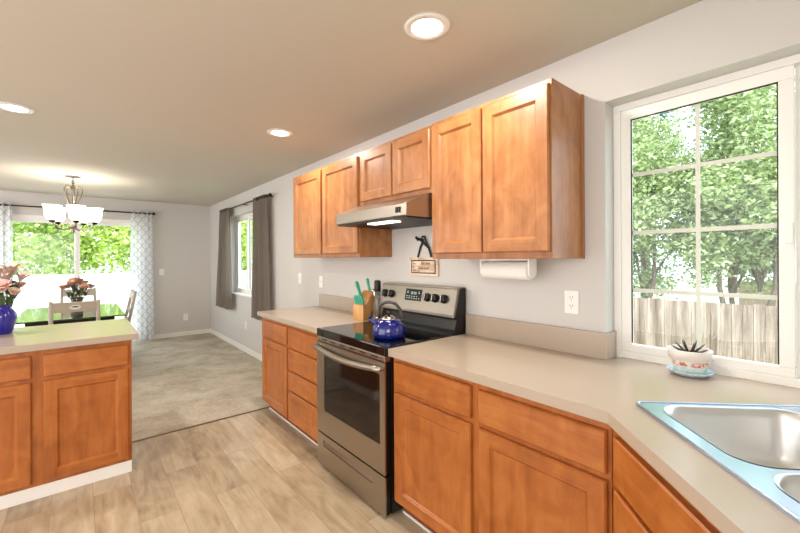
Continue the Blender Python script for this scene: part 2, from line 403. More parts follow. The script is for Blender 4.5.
bm = NB(); box(bm, XL, YB - WT, 0, 0, YB, H); struct('wall_back', bm, 'wall')
bm = NB(); box(bm, XL - WT, YB - WT, H, WT, YF + WT, H + .2); struct('ceiling', bm, 'ceiling')
YS = 3.565
bm = NB(); box(bm, XL - WT, YB - WT, -.12, WT, YS, 0); struct('floor', bm, 'planks')
bm = NB(); box(bm, XL - WT, YS, -.12, WT, YF + WT, .006); struct('floor_dining', bm, 'carpet')
bm = NB(); box(bm, XL, YS - .012, 0, 0, YS + .006, .007, .002); struct('trim_1', bm, 'nickel')
bm = NB(); box(bm, -.013, 3.58, .006, 0, YF, .085, .004); struct('baseboard_right', bm, 'trim')
bm = NB(); box(bm, PD[1] + .02, YF - .013, .006, -.013, YF, .085, .004); struct('baseboard_far', bm, 'trim')

def slider_window(name, xo, y0, y1, z0, z1, ysplit, grid=None):
    """horizontal slider set in the reveal; xo = x of its room-side face"""
    bm = NB(); f = .032
    for a in ((y0, y1, z0, z0 + f), (y0, y1, z1 - f, z1), (y0, y0 + f, z0 + f, z1 - f), (y1 - f, y1, z0 + f, z1 - f)): box(bm, xo, a[0], a[2], xo + .07, a[1], a[3], .003)
    w = struct(name, bm, 'vinyl')
    for k, (a0, a1, dx) in enumerate(((ysplit - .0, y1 - f, .006), (y0 + f, ysplit + (0 if grid else .04), .036))):
        bm = NB(); s = .042; b0, b1 = z0 + f, z1 - f
        for a in ((a0, a1, b0, b0 + s * .85), (a0, a1, b1 - s * 1.15, b1), (a0, a0 + s, b0 + s * .85, b1 - s * 1.15), (a1 - s, a1, b0 + s * .85, b1 - s * 1.15)): box(bm, xo + dx, a[0], a[2], xo + dx + .03, a[1], a[3], .003)
        sa = struct('sash', bm, 'vinyl', w)
        bm = NB()
        for g in ((a0 + s, a0 + s + .004, b0 + s, b1 - s), (a1 - s - .004, a1 - s, b0 + s, b1 - s), (a0 + s, a1 - s, b1 - s * 1.15 - .004, b1 - s * 1.15)): box(bm, xo + dx + .004, g[0], g[2], xo + dx + .012, g[1], g[3])
        struct('gasket', bm, 'black_rubber', sa)
        bm = NB(); box(bm, xo + dx + .018, a0 + s - .004, b0 + s * .85 - .004, xo + dx + .022, a1 - s + .004, b1 - s * 1.15 + .004); struct('pane', bm, 'glass', sa)
        if grid:
            bm = NB(); gx = xo + dx + .0125; ym = (a0 + a1) / 2 if k else grid[0]
            box(bm, gx, ym - .008, b0 + s * .85, gx + .005, ym + .008, b1 - s * 1.15, .001)
            for zz in grid[1]: box(bm, gx + .0006, a0 + s, zz - .009, gx + .0044, a1 - s, zz + .009, .001)
            struct('grid', bm, 'grid', sa)
    return w
w1 = slider_window('window_1', .092, KW[0], KW[1], .915, KW[3], .147, (.435, (1.784, 1.510, 1.238)))
bm = NB(); box(bm, .092 + .012, .150, 1.44, .092 - .004, .172, 1.52, .003); struct('latch', bm, 'plastic', w1)
w2 = slider_window('window_2', .085, DW[0], DW[1], DW[2], DW[3], 6.08)
bm = NB(); box(bm, -.02, DW[0] - .03, DW[2] - .02, .085, DW[1] + .03, DW[2] + .002, .004); struct('sill', bm, 'trim', w2)
# sliding patio door
bm = NB(); f = .05
for x0, x1, z0, z1 in ((PD[0], PD[1], PD[3] - f, PD[3]), (PD[0], PD[1], 0, .04), (PD[0], PD[0] + f, .04, PD[3] - f), (PD[1] - f, PD[1], .04, PD[3] - f)): box(bm, x0, YF + .03, z0, x1, YF + .13, z1, .004)
pd = struct('door_1', bm, 'vinyl')
for k, (x0, x1, dy) in enumerate(((PD[0] + f, -1.905, .045), (-1.975, PD[1] - f, .085))):
    bm = NB(); s = .06; a, b = .04, PD[3] - f
    for q in ((x0, x1, a, a + .09), (x0, x1, b - s, b), (x0, x0 + s, a + .09, b - s), (x1 - s, x1, a + .09, b - s)): box(bm, q[0], YF + dy, q[2], q[1], YF + dy + .032, q[3], .004)
    pn = struct('door_leaf', bm, 'vinyl', pd)
    bm = NB(); box(bm, x0 + s - .005, YF + dy + .014, a + .085, x1 - s + .005, YF + dy + .018, b - s + .005); struct('pane', bm, 'glass', pn)
    if k == 0:
        bm = NB(); box(bm, x1 - .045, YF + dy - .025, .95, x1 - .02, YF + dy, 1.15, .005); struct('door_handle', bm, 'plastic', pn)

# ------------------------------------------------------------------ cabinets
def front(parent, kind, O, U, N, w, h, ms=('wood_v', 'wood_h')):
    bm = NB(); door_panel(bm, O, U, Z, N, w, h, flat=(kind == 'drawer')); return obj(kind, bm, list(ms), parent)
XB, XF = -.612, -.612          # face frame plane of the base cabinets
def base_unit(name, label, y0, y1, cols, loc):
    t = thing(name, label, 'cabinet', loc)
    bm = NB(); box(bm, XB, y0, .10, -.004, y1, .873, .0015); obj('body', bm, ['wood_v'], t)
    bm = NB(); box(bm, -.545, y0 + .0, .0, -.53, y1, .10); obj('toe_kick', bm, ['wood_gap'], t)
    bm = NB(); box(bm, -.553, y0, 0, -.545, y1, .012, .002); obj('toe_trim', bm, ['trim'], t)
    for a, b, fs in cols:
        for kind, z0, z1 in fs: front(t, kind, (XB, b, z0), -Y, -X, b - a, z1 - z0)
    return t
base_unit('base_cabinet', 'maple base cabinet with one door and one drawer at the carpet edge', 2.945, 3.535, [(2.965, 3.497, [('drawer', .700, .845), ('door', .108, .682)])], (-.31, 3.24, 0))
base_unit('drawer_cabinet', 'maple four-drawer base cabinet just left of the range', 2.374, 2.945, [(2.400, 2.926, [('drawer', .692, .845), ('drawer', .512, .676), ('drawer', .352, .497), ('drawer', .108, .338)])], (-.31, 2.66, 0))
base_unit('base_cabinet', 'maple base cabinet with two doors and two drawers right of the range', .502, 1.604, [(1.063, 1.580, [('drawer', .708, .847), ('door', .108, .684)]), (.513, 1.022, [('drawer', .704, .842), ('door', .108, .682)])], (-.31, 1.05, 0))
# diagonal sink base
DU = V((-1, -1, 0)).normalized(); DN = V((-1, 1, 0)).normalized()
c0 = V((XB, .500, 0)); dl = .690
t = thing('corner_cabinet', 'diagonal maple corner cabinet under the steel sink', 'cabinet', (-.55, 0, 0))
bm = NB(); e = c0 + DU * dl
prism(bm, [(c0.x, c0.y), (e.x, e.y), (e.x, YB + .004), (-.004, YB + .004), (-.004, .500)], [], (0, 0, .10), X, Y, Z, .58); obj('body', bm, ['wood_v'], t)
bm = NB(); prism(bm, [(0, 0), (dl, 0), (dl, .20), (0, .20)], [], c0 + Z * .673, DU, Z, -DN, .02); obj('face_frame', bm, ['wood_h'], t)
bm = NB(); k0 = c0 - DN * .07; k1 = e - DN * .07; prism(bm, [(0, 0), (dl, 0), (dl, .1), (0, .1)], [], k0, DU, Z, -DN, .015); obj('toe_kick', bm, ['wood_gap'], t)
front(t, 'drawer', c0 + DU * .045 + Z * .700, DU, DN, dl - .09, .145)
for a in (.045, .352): front(t, 'door', c0 + DU * a + Z * .108, DU, DN, .293, .575)

XU = -.304
def upper_unit(name, label, y0, y1, z0, z1, doors, loc, dz0, dz1):
    t = thing(name, label, 'cabinet', loc)
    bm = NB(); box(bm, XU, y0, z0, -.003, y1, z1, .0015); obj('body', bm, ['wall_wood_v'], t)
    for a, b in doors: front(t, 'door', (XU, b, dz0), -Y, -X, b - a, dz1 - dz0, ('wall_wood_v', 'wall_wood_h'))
    return t, lambda: None
UL, _ = upper_unit('wall_cabinet', 'maple wall cabinet with two doors left of the hood', 2.374, 3.535, 1.408, 2.185, [(2.957, 3.485), (2.388, 2.920)], (-.15, 2.95, 1.408), 1.437, 2.160)
UM, _ = upper_unit('wall_cabinet', 'short maple wall cabinet with two small doors above the hood', 1.612, 2.374, 1.784, 2.185, [(1.985, 2.345), (1.620, 1.968)], (-.15, 1.99, 1.784), 1.812, 2.164)
UR, _ = upper_unit('wall_cabinet', 'tall maple wall cabinet with two doors right of the hood', .864, 1.612, 1.390, 2.190, [(1.243, 1.600), (.872, 1.232)], (-.15, 1.24, 1.39), 1.422, 2.166)
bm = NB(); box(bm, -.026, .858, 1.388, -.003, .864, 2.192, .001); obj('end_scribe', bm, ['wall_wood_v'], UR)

# ------------------------------------------------------------------ countertops
def slab(bm, pts, holes=()): prism(bm, pts, holes, (0, 0, .876), X, Y, Z, .038)
t = thing('countertop', 'taupe laminate countertop section left of the range', 'countertop', (-.3, 2.95, .876))
bm = NB(); slab(bm, [(-.65, 2.372), (-.004, 2.372), (-.004, 3.56), (-.65, 3.56)])
bmesh.ops.bevel(bm, geom=[e for e in bm.edges if e.calc_length() > .3], offset=.003, segments=2, affect='EDGES'); obj('slab', bm, ['laminate'], t)
bm = NB(); box(bm, -.022, 2.372, .914, -.003, 3.558, 1.038, .002); obj('backsplash', bm, ['laminate'], t)
SO = V((-.520, .472, .914)); SU, SV = DU, V((1, -1, 0)).normalized()          # sink corner, along its front, towards the wall corner
SW, SD = .838, .555
def sk(a, b): p = SO + SU * a + SV * b; return (p.x, p.y)
t = thing('countertop', 'taupe laminate corner countertop running from the range round the sink', 'countertop', (-.5, .5, .876))
bm = NB(); q0 = V((-.65, .500, 0)); q1 = q0 + DU * .72
hole = [sk(.02, .02), sk(SW - .02, .02), sk(SW - .02, SD - .02), sk(.02, SD - .02)]
slab(bm, [(-.65, 1.603), (-.65, .500), (q1.x, q1.y), (-1.75, q1.y), (-1.75, YB + .003), (-.003, YB + .003), (-.003, KW[0] + .003), (.090, KW[0] + .003), (.090, KW[1] - .003), (-.003, KW[1] - .003), (-.003, 1.603)], [hole])
obj('slab', bm, ['laminate'], t)
bm = NB(); box(bm, -.022, .752, .914, -.003, 1.603, 1.038, .002); box(bm, -.003, .751, .914, .088, .762, 1.038, .0015); obj('backsplash', bm, ['laminate'], t)

# ------------------------------------------------------------------ sink
t = thing('sink', 'double-bowl stainless steel sink set in the corner countertop', 'sink', (SO + SU * SW / 2 + SV * SD / 2))
bm = NB(); O = SO + Z * .0005
bowls = [(.030, .052, .388, .455), (.416, .052, .806, .455)]
holes = [rrect(a, b, c, d, .075, 8) for a, b, c, d in bowls]
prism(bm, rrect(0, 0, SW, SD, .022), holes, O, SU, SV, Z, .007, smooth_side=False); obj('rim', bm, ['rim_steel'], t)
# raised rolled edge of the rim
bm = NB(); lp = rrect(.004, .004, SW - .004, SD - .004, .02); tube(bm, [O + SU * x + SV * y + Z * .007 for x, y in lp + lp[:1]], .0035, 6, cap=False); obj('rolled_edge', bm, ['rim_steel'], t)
for (a, b, c, d) in bowls:
    bm = NB(); rings = []
    for ins, dz in ((-.004, .0085), (.0, .0075), (.004, .002), (.010, -.02), (.022, -.12), (.036, -.155), (.065, -.172), (.13, -.176)):
        r = max(.02, .075 - ins * .3) if ins < .1 else .04
        rings.append([bm.verts.new(O + SU * x + SV * y + Z * dz) for x, y in rrect(a + ins, b + ins, c - ins, d - ins, r, 8)])
    for p, q in zip(rings, rings[1:]):
        for k in range(len(p)):
            f = bm.faces.new((p[k], p[(k + 1) % len(p)], q[(k + 1) % len(p)], q[k])); f.smooth = True
    bm.faces.new(rings[-1])
    bw = obj('bowl', bm, ['steel_sink'], t)
    bm = NB(); cc = O + SU * (a + c) / 2 + SV * (b + d) / 2 - Z * .1755
    lathe(bm, [(.0, .001), (.03, .001), (.043, .004), (.045, 0)], cc, 24); obj('drain', bm, ['chrome'], bw)

# ------------------------------------------------------------------ peninsula
YP = 3.07
t = thing('peninsula_cabinet', 'maple peninsula base cabinet with white toe kick facing the kitchen', 'cabinet', (-2.2, 3.4, 0))
bm = NB(); box(bm, -3.10, YP, .078, -1.646, 3.70, .873, .0015); obj('body', bm, ['wood_v'], t)
bm = NB(); box(bm, -3.10, YP + .006, 0, -1.648, 3.69, .078); obj('toe_kick', bm, ['trim'], t, label='white painted toe kick')
for a, b in ((-2.071, -1.664), (-2.53, -2.124), (-3.0, -2.58)):
    front(t, 'drawer', (a, YP, .712), X, -Y, b - a, .130)
    front(t, 'door', (a, YP, .100), X, -Y, b - a, .588)
bm = NB(); box(bm, -3.14, 3.03, .873, -1.612, 3.87, .914, .003)
tag(obj('countertop', bm, ['laminate'], loc=(-2.3, 3.45, .873)), 'taupe laminate peninsula top with the blue vase on it', 'countertop')

# ------------------------------------------------------------------ range
y0, y1 = 1.609, 2.369
t = thing('range', 'stainless steel electric range with black glass cooktop', 'range', (-.35, (y0 + y1) / 2, 0))
bm = NB(); box(bm, -.625, y0, .02, -.03, y1, .895, .003); obj('body', bm, ['black'], t)
for yy in (y0 + .05, y1 - .05):
    for xx in (-.58, -.08): bm = NB(); lathe(bm, [(0, 0), (.018, 0), (.018, .022), (0, .022)], (xx, yy, 0), 12); obj('foot', bm, ['black_matte'], t)
bm = NB(); box(bm, -.668, y0 - .001, .873, -.115, y1 + .001, .924, .006); ct = obj('cooktop', bm, ['black_glass'], t)
bm = NB(); box(bm, -.664, y0 + .004, .842, -.628, y1 - .004, .872, .003); obj('vent_strip', bm, ['steel'], t)
for k in range(6): bm = NB(); yy = y0 + .07 + k * .112; box(bm, -.6655, yy, .854, -.662, yy + .06, .861); obj('vent_slot', bm, ['black_matte'], t)
bm = NB(); prism(bm, [(y0 + .003, .238), (y1 - .003, .238), (y1 - .003, .838), (y0 + .003, .838)], [rrect(1.655, .390, 2.268, .772, .012)], (-.658, 0, 0), Y, Z, -X, .010)
dr = obj('oven_door', bm, ['steel'], t)
bm = NB(); box(bm, -.659, y0 + .005, .240, -.630, y1 - .005, .836, .002); obj('door_core', bm, ['black'], dr)
bm = NB(); box(bm, -.664, 1.652, .387, -.6592, 2.271, .775, .002); obj('oven_window', bm, ['oven_glass'], dr)
bm = NB(); pts = []
for k in range(17):
    s = k / 16; yy = y0 + .02 + s * (y1 - y0 - .04); pts.append((-.690 - .014 * math.sin(PI * s) , yy, .806 - .022 * math.sin(PI * s)))
tube(bm, [(-.668, y0 + .02, .806)] + pts + [(-.668, y1 - .02, .806)], [.012] + [.0165] * 17 + [.012], 12)
obj('handle', bm, ['steel'], dr)
bm = NB(); prism(bm, [(y0 + .003, .018), (y1 - .003, .018), (y1 - .003, .226), (y0 + .003, .226)], [rrect(1.725, .148, 2.290, .186, .006)], (-.657, 0, 0), Y, Z, -X, .009)
sd = obj('storage_drawer', bm, ['steel'], t)
bm = NB(); box(bm, -.640, y0 + .005, .020, -.630, y1 - .005, .224, .002); box(bm, -.658, y0 + .005, .020, -.640, y0 + .012, .224); obj('drawer_core', bm, ['black'], sd)
bm = NB(); prism(bm, [(0, 0), (.022, .0), (.034, -.036), (.0, -.036)], [], (-.640, 1.722, .186), -X, Z, Y, .571); bmesh.ops.translate(bm, verts=bm.verts, vec=(.012, 0, 0)); obj('recessed_pull', bm, ['steel'], sd)
# backguard: black ends, slanted stainless face, dark recess below it
bm = NB(); prism(bm, [(-.012, .895), (-.115, .895), (-.118, .945), (-.090, 1.020), (-.125, 1.040), (-.088, 1.196), (-.05, 1.206), (-.012, 1.206)], [], (0, y0 + .001, 0), X, Z, Y, y1 - y0 - .002)
bgd = obj('backguard', bm, ['black'], t)
fo, fu = V((-.126, 0, 1.036)), V((-.088 + .126, 0, 1.196 - 1.036)); fh = fu.length; fu.normalize(); fnrm = V((-fu.z, 0, fu.x))
bm = NB(); obox(bm, fo + Y * (y0 + .004), Y, fu, fnrm, y1 - y0 - .008, fh, .006, .002); obox(bm, V((-.092, y0 + .004, 1.198)), Y, X, Z, y1 - y0 - .008, .078, .010, .003)
obox(bm, V((-.128, y0 + .004, 1.020)), Y, X, Z, y1 - y0 - .008, .02, .018, .003)
for yy in (y0 - .001, y1 - .003): prism(bm, [(-.134, 1.022), (-.094, 1.200), (-.080, 1.207), (-.070, 1.207), (-.116, 1.022)], [], (0, yy, 0), X, Z, Y, .007)
fp = obj('control_panel', bm, ['panel_steel'], bgd)
def onface(yy, zz, d=.006):
    s = (zz - 1.036) / fu.z; return fo + fu * s + Y * yy + fnrm * d
for yy in (2.318, 2.243, 1.858, 1.786, 1.706):
    bm = NB(); c = onface(yy, 1.130)
    lathe(bm, [(0, .028), (.022, .028), (.026, .022), (.030, 0)], c, 24, axis=fnrm)
    obox(bm, c + fnrm * .02 - Y * .004 - fu * .021, Y, fu, fnrm, .008, .042, .014, .002)
    kb = obj('control_knob', bm, ['black_matte'], t)
    bm = NB(); obox(bm, c + fnrm * .0345 - Y * .0035 - fu * .019, Y, fu, fnrm, .007, .038, .0012); obj('pointer', bm, ['chrome'], kb)
bm = NB(); obox(bm, onface(1.920, 1.098, .004), Y, fu, fnrm, .168, .082, .004, .001); dp = obj('display', bm, ['display'], t)
bm = NB()
def glyph(x, y, w, h): obox(bm, onface(1.920, 1.098, .0081) + Y * (.168 - x - w) + fu * y, Y, fu, fnrm, w, h, .0005)
for k, dx in enumerate((.060, .074, .092, .106)): glyph(dx, .045, .002, .016); glyph(dx + .007, .045, .002, .016); glyph(dx, .059, .009, .002); glyph(dx, .045, .009, .002)
obj('clock_digits', bm, ['digits'], dp); bm = NB()
for r_, n_ in ((.014, 6), (.028, 5)):
    for k in range(n_): glyph(.016 + k * .025, r_, .011, .004)
for dx in (.018, .136): glyph(dx, .052, .012, .004); glyph(dx, .062, .012, .003)
obj('button_legend', bm, ['digits'], dp)

# ------------------------------------------------------------------ range hood
t = thing('range_hood', 'stainless steel under-cabinet range hood over the range', 'range hood', (-.25, 1.99, 1.62))
ya, yb = 1.614, 2.372
bm = NB(); prism(bm, [(-.004, 1.635), (-.505, 1.635), (-.508, 1.640), (-.505, 1.706), (-.330, 1.780), (-.004, 1.780)], [], (0, ya, 0), X, Z, Y, yb - ya); obj('body', bm, ['steel'], t)
bm = NB(); box(bm, -.500, ya + .004, 1.625, -.006, yb - .004, 1.636); bt = obj('underside', bm, ['black_matte'], t)
bm = NB(); box(bm, -.46, 1.80, 1.617, -.39, 2.06, 1.626, .003); obj('lamp_lens', bm, ['hood_lens'], t)
for yy in (1.676, 1.699): bm = NB(); box(bm, -.5135, yy - .008, 1.657, -.505, yy + .008, 1.690, .002); obj('switch', bm, ['black_matte'], t)
lamp('range_hood_lamp', 'AREA', (-.42, 1.95, 1.612), 1.2, (1, .85, .65), (0, 0, 0), shape='RECTANGLE', size=.1, size_y=.3).parent = None

# ------------------------------------------------------------------ kettle
kc = V((-.485, 1.805, .9245))
t = thing('kettle', 'cobalt blue enamel tea kettle on the front of the cooktop', 'kettle', kc)
bm = NB(); lathe(bm, [(0, 0), (.086, 0), (.095, .006), (.099, .02), (.099, .048), (.093, .072), (.078, .094), (.055, .106), (.046, .110), (.044, .107), (.0, .107)], kc, 48); bd = obj('body', bm, ['blue_enamel'], t)
bm = NB(); lathe(bm, [(.046, .106), (.047, .112), (.040, .120), (.022, .128), (.010, .130), (0, .131)], kc, 32); ld = obj('lid', bm, ['chrome'], t)
bm = NB(); lathe(bm, [(0, .129), (.007, .129), (.007, .138), (.014, .142), (.016, .149), (.010, .156), (0, .157)], kc, 20); obj('lid_knob', bm, ['black_matte'], ld)
kd = V((-.55, .83, 0)).normalized()                       # spout direction (to the left in the picture, away)
kd = V((-.767, .641, 0))
bm = NB(); a = kc + kd * .068 + Z * .075; tube(bm, [a, a + kd * .022 + Z * .018, a + kd * .042 + Z * .04], [.022, .017, .013], 16); sp = obj('spout', bm, ['blue_enamel'], t)
bm = NB(); b = a + kd * .042 + Z * .04; tube(bm, [b, b + kd * .008 + Z * .008], [.0145, .012], 12); tube(bm, [b + Z * .008, b - kd * .012 + Z * .04], [.004, .005], 8); obj('spout_cap', bm, ['black_matte'], sp)
bm = NB(); pts = []
for k in range(19):
    an = R(-8 + k * (135 + 8) / 18); pts.append(kc - kd * (.080 * math.cos(an)) + Z * (.108 + .102 * math.sin(an)))
tube(bm, pts, [.006] * 2 + [.0095] * 15 + [.007] * 2, 10); obj('handle', bm, ['gunmetal'], t)
bm = NB(); tube(bm, [kc - kd * .074 + Z * .080, kc - kd * .081 + Z * .105], [.012, .010], 10); obj('handle_bracket', bm, ['black_matte'], t)

# ------------------------------------------------------------------ knife block and knives
ko = V((-.243, 2.50, .914)); ka = R(-18)
kf = V((math.cos(ka + PI) , math.sin(ka + PI), 0)); kf = V((-.951, -.309, 0)); kw = V((-.309, .951, 0))     # front direction, width direction
t = thing('knife_block', 'light wood knife block holding teal-handled knives', 'knife block', ko - kf * .05)
bm = NB()
prism(bm, [(0, 0), (-.14, 0), (-.175, .205), (-.135, .225), (-.075, .172), (-.055, .135), (0, .118)], [], ko - kw * .05, kf, Z, kw, .10)
bmesh.ops.bevel(bm, geom=[e for e in bm.edges], offset=.002, segments=1, affect='EDGES'); obj('block', bm, ['block_wood'], t)
def knife(p, d, hl, hw, label, group):
    d = d.normalized(); side = kw; thick = d.cross(side).normalized()
    k = thing('knife', label, 'knife', p, group)
    bm = NB(); obox(bm, p - side * .002 - thick * .008 - d * .05, side, thick, d, .0025, .016, .056); obj('blade', bm, ['chrome'], k)
    bm = NB(); n = 7; prof = [(-hw * .35, 0), (-hw * .45, hl * .12), (-hw * .38, hl * .45), (-hw * .5, hl * .8), (-hw * .42, hl * .96), (0, hl), (hw * .4, hl * .95), (hw * .45, hl * .75), (hw * .3, hl * .4), (hw * .42, hl * .1), (hw * .35, 0)]
    prism(bm, prof, [], p - side * .0075, thick, d, side, .015); bmesh.ops.bevel(bm, geom=bm.edges[:], offset=.0025, segments=2, affect='EDGES'); obj('handle', bm, ['teal'], k)
up1 = (Z + kf * .28 ).normalized()
P0 = ko - kw * .05
def pt(f_, z_, w_): return P0 + kf * f_ + Z * z_ + kw * w_
knife(pt(-.075, .172, .080), (Z * 1 + kf * .18 + kw * .22), .135, .038, 'teal-handled chef knife, the larger one standing tall at the left of the block', None)
knife(pt(-.125, .222, .030), (Z * 1 + kf * .12 + kw * .16), .105, .028, 'slim teal-handled knife standing highest at the back right of the block', None)
for k in range(4): knife(pt(-.022 - .0 * k, .124, .018 + k * .021), Z * 1 + kf * .35, .075, .026, 'teal-handled steak knife in the low front row of the knife block', 'steak knives in the block')

# ------------------------------------------------------------------ salt and pepper mills
def mill(c, h, r, fill, label, black):
    t = thing('pepper_mill' if black else 'salt_mill', label, 'grinder', c)
    bm = NB(); lathe(bm, [(0, 0), (r, 0), (r, .02), (r * .92, .024), (0, .024)], c, 24); obj('base', bm, ['chrome'], t)
    bm = NB(); lathe(bm, [(0, .0245), (r * .80, .0245), (r * .80, h * .55), (0, h * .55)], c, 20); obj('contents', bm, [fill], t)
    bm = NB(); lathe(bm, [(0, .024), (r * .95, .024), (r * .85, h * .4), (r * .92, h * .72), (0, h * .72)], c, 24); obj('jar', bm, ['kit_glass'], t)
    bm = NB(); lathe(bm, [(0, h * .72), (r * .95, h * .72), (r * 1.02, h * .76), (r * 1.02, h * .95), (r * .8, h), (0, h)], c, 24); obj('cap', bm, ['black_matte' if black else 'chrome'], t)
mill(V((-.100, 2.437, .914)), .31, .026, 'pepper', 'tall clear grinder with black cap between knife block and range', True)
mill(V((-.075, 2.505, .914)), .235, .026, 'salt', 'shorter clear grinder with silver cap beside the knife block', False)

# ------------------------------------------------------------------ wall sign
t = thing('wall_sign', 'small whitewashed wood kitchen sign hung by black ribbon above the range', 'sign', (-.003, 2.0, 1.27))
sy0, sy1, sz0, sz1 = 1.852, 2.150, 1.268, 1.402
bm = NB()
for k in range(7): zz = sz0 + k * (sz1 - sz0) / 7; box(bm, -.015, sy0 + (.004 if k % 2 else 0), zz + .0012, -.004, sy1 - (.004 if k % 2 else 0), zz + (sz1 - sz0) / 7 - .0012, .001)
bo = obj('board', bm, ['sign_wood'], t)
bm = NB()
for a, b, c, d in ((1.876, 2.126, 1.288, 1.294), (1.876, 2.126, 1.376, 1.382), (1.876, 1.882, 1.294, 1.376), (2.120, 2.126, 1.294, 1.376)): box(bm, -.019, a, c, -.014, b, d, .001)
obj('frame', bm, ['ink'], t)
bm = NB(); box(bm, -.0165, 1.880, 1.292, -.0145, 2.122, 1.378); face = obj('face', bm, ['sign_wood'], t)
def text(body, y, z, size, m, parent, shear=0, w=1):
    cu = bpy.data.curves.new('t', 'FONT'); cu.body = body; cu.size = size; cu.extrude = .0004; cu.shear = shear; cu.align_x = 'LEFT'; cu.space_character = w
    o = bpy.data.objects.new('t', cu); COL.objects.link(o); dg = bpy.context.evaluated_depsgraph_get(); dg.update()
    me = bpy.data.meshes.new_from_object(o.evaluated_get(dg)); bpy.data.objects.remove(o)
    b = NB(); b.from_mesh(me); bpy.data.meshes.remove(me)
    # text x -> -y, text y -> z, facing -x
    mt = Matrix(((0, 0, -1, -.0170), (-1, 0, 0, y), (0, 1, 0, z), (0, 0, 0, 1))); b.transform(mt); return b
for body, y, z, s, sh, w in (('this', 2.108, 1.351, .020, 0, 1), ('kitchen', 2.020, 1.350, .031, 0, 1), ('is', 2.108, 1.328, .020, 0, 1), ('Seasoned', 2.055, 1.316, .031, .35, .95), ('with love', 2.108, 1.299, .018, 0, 1.05)):
    b = text(body, y, z, s, 'ink', face, sh, w); obj('lettering', b, ['ink'], face)
bm = NB()
ap = V((-.010, 1.985, 1.522))
def ribbon(bm, pts, w=.016, t_=.003):
    for p, q in zip(pts, pts[1:]):
        p, q = V(p), V(q); d = (q - p); L = d.length; d.normalize(); s = d.cross(X).normalized(); obox(bm, p - s * w / 2 - d * .002, s, d, s.cross(d), w, L + .004, t_, .0008)
ribbon(bm, [(-.012, 2.062, 1.405), (-.012, 2.035, 1.475), (-.012, 1.998, 1.532)]); ribbon(bm, [(-.014, 1.920, 1.405), (-.014, 1.945, 1.470), (-.014, 2.035, 1.532), (-.014, 2.070, 1.540)], .020)
ribbon(bm, [(-.017, 1.952, 1.480), (-.017, 1.985, 1.550), (-.017, 2.010, 1.552), (-.017, 2.015, 1.520)], .014)
ribbon(bm, [(-.018, 2.050, 1.528), (-.018, 2.078, 1.552)], .020)
obj('ribbon_hanger', bm, ['ribbon'], t)

# ------------------------------------------------------------------ paper towel under the wall cabinet
t = thing('paper_towel_holder', 'white paper towel holder screwed under the right wall cabinet', 'towel holder', (-.150, 1.2, 1.39))
bm = NB(); box(bm, -.180, 1.06, 1.380, -.120, 1.352, 1.389, .002); obj('mounting_plate', bm, ['plastic'], t)
for yy in (1.052, 1.350):
    bm = NB(); prism(bm, [(-.035, 0), (.035, 0), (.035, -.062)] + [(.035 * math.cos(R(a)), -.062 + .035 * math.sin(R(a))) for a in range(-15, -166, -15)] + [(-.035, -.062)], [], (-.150, yy, 1.389), X, Z, Y, .009); obj('bracket_arm', bm, ['plastic'], t)
bm = NB(); lathe(bm, [(.02, 0), (.046, 0), (.047, .003), (.047, .280), (.046, .283), (.02, .283), (.02, 0)], (-.150, 1.064, 1.327), 40, axis=(0, 1, 0))
pr = obj('paper_towel_roll', bm, ['paper'], loc=(-.150, 1.2, 1.327)); tag(pr, 'white paper towel roll hanging under the right wall cabinet', 'paper towel')
bm = NB(); lathe(bm, [(.0185, .002), (.0198, .002), (.0198, .281), (.0185, .281), (.0185, .002)], (-.150, 1.064, 1.327), 24, axis=(0, 1, 0)); obj('core', bm, ['cardboard'], pr)

# ------------------------------------------------------------------ outlets and switches
def plate(c, U, N, kind, label, w=.072, h=.116):
    c = V(c); t = thing('wall_outlet' if kind == 'outlet' else 'light_switch', label, 'outlet' if kind == 'outlet' else 'light switch', c)
    bm = NB(); obox(bm, c - U * w / 2 - Z * h / 2 + N * .0005, U, Z, N, w, h, .006, .002); obj('cover_plate', bm, ['plastic'], t)
    if kind == 'outlet':
        for dz in (-.021, .021):
            bm = NB(); prism(bm, rrect(-.017, -.014, .017, .014, .006), [], c + Z * dz + N * .006, U, Z, N, .0015); so = obj('socket', bm, ['plastic'], t)
            bm = NB()
            for du in (-.007, .006): obox(bm, c + Z * (dz - .001) + U * du + N * .0072, U, Z, N, .0022, .009, .0006)
            obox(bm, c + Z * (dz - .010) - U * .002 + N * .0072, U, Z, N, .004, .004, .0006); obj('slots', bm, ['plastic_dark'], so)
    else:
        bm = NB(); obox(bm, c - U * .006 - Z * .012 + N * .006, U, Z, N, .012, .024, .007, .002); obj('toggle', bm, ['plastic'], t)
plate((0, .926, 1.170), -Y, -X, 'outlet', 'white double outlet above the backsplash near the kitchen window')
plate((0, 4.03, 1.178), -Y, -X, 'switch', 'white light switch on bare wall between the grey drape and the wall cabinets')
plate((0, 3.54, 1.160), -Y, -X, 'switch', 'white light switch under the left end of the left wall cabinet')
plate((0, 5.885, .406), -Y, -X, 'outlet', 'white outlet low on the wall beneath the grey-curtained window')
plate((-.797, YF, 1.180), X, -Y, 'switch', 'white light switch on the far wall right of the patio door')
plate((-.423, YF, .345), X, -Y, 'outlet', 'white outlet low on the far wall near the corner', .075, .12)

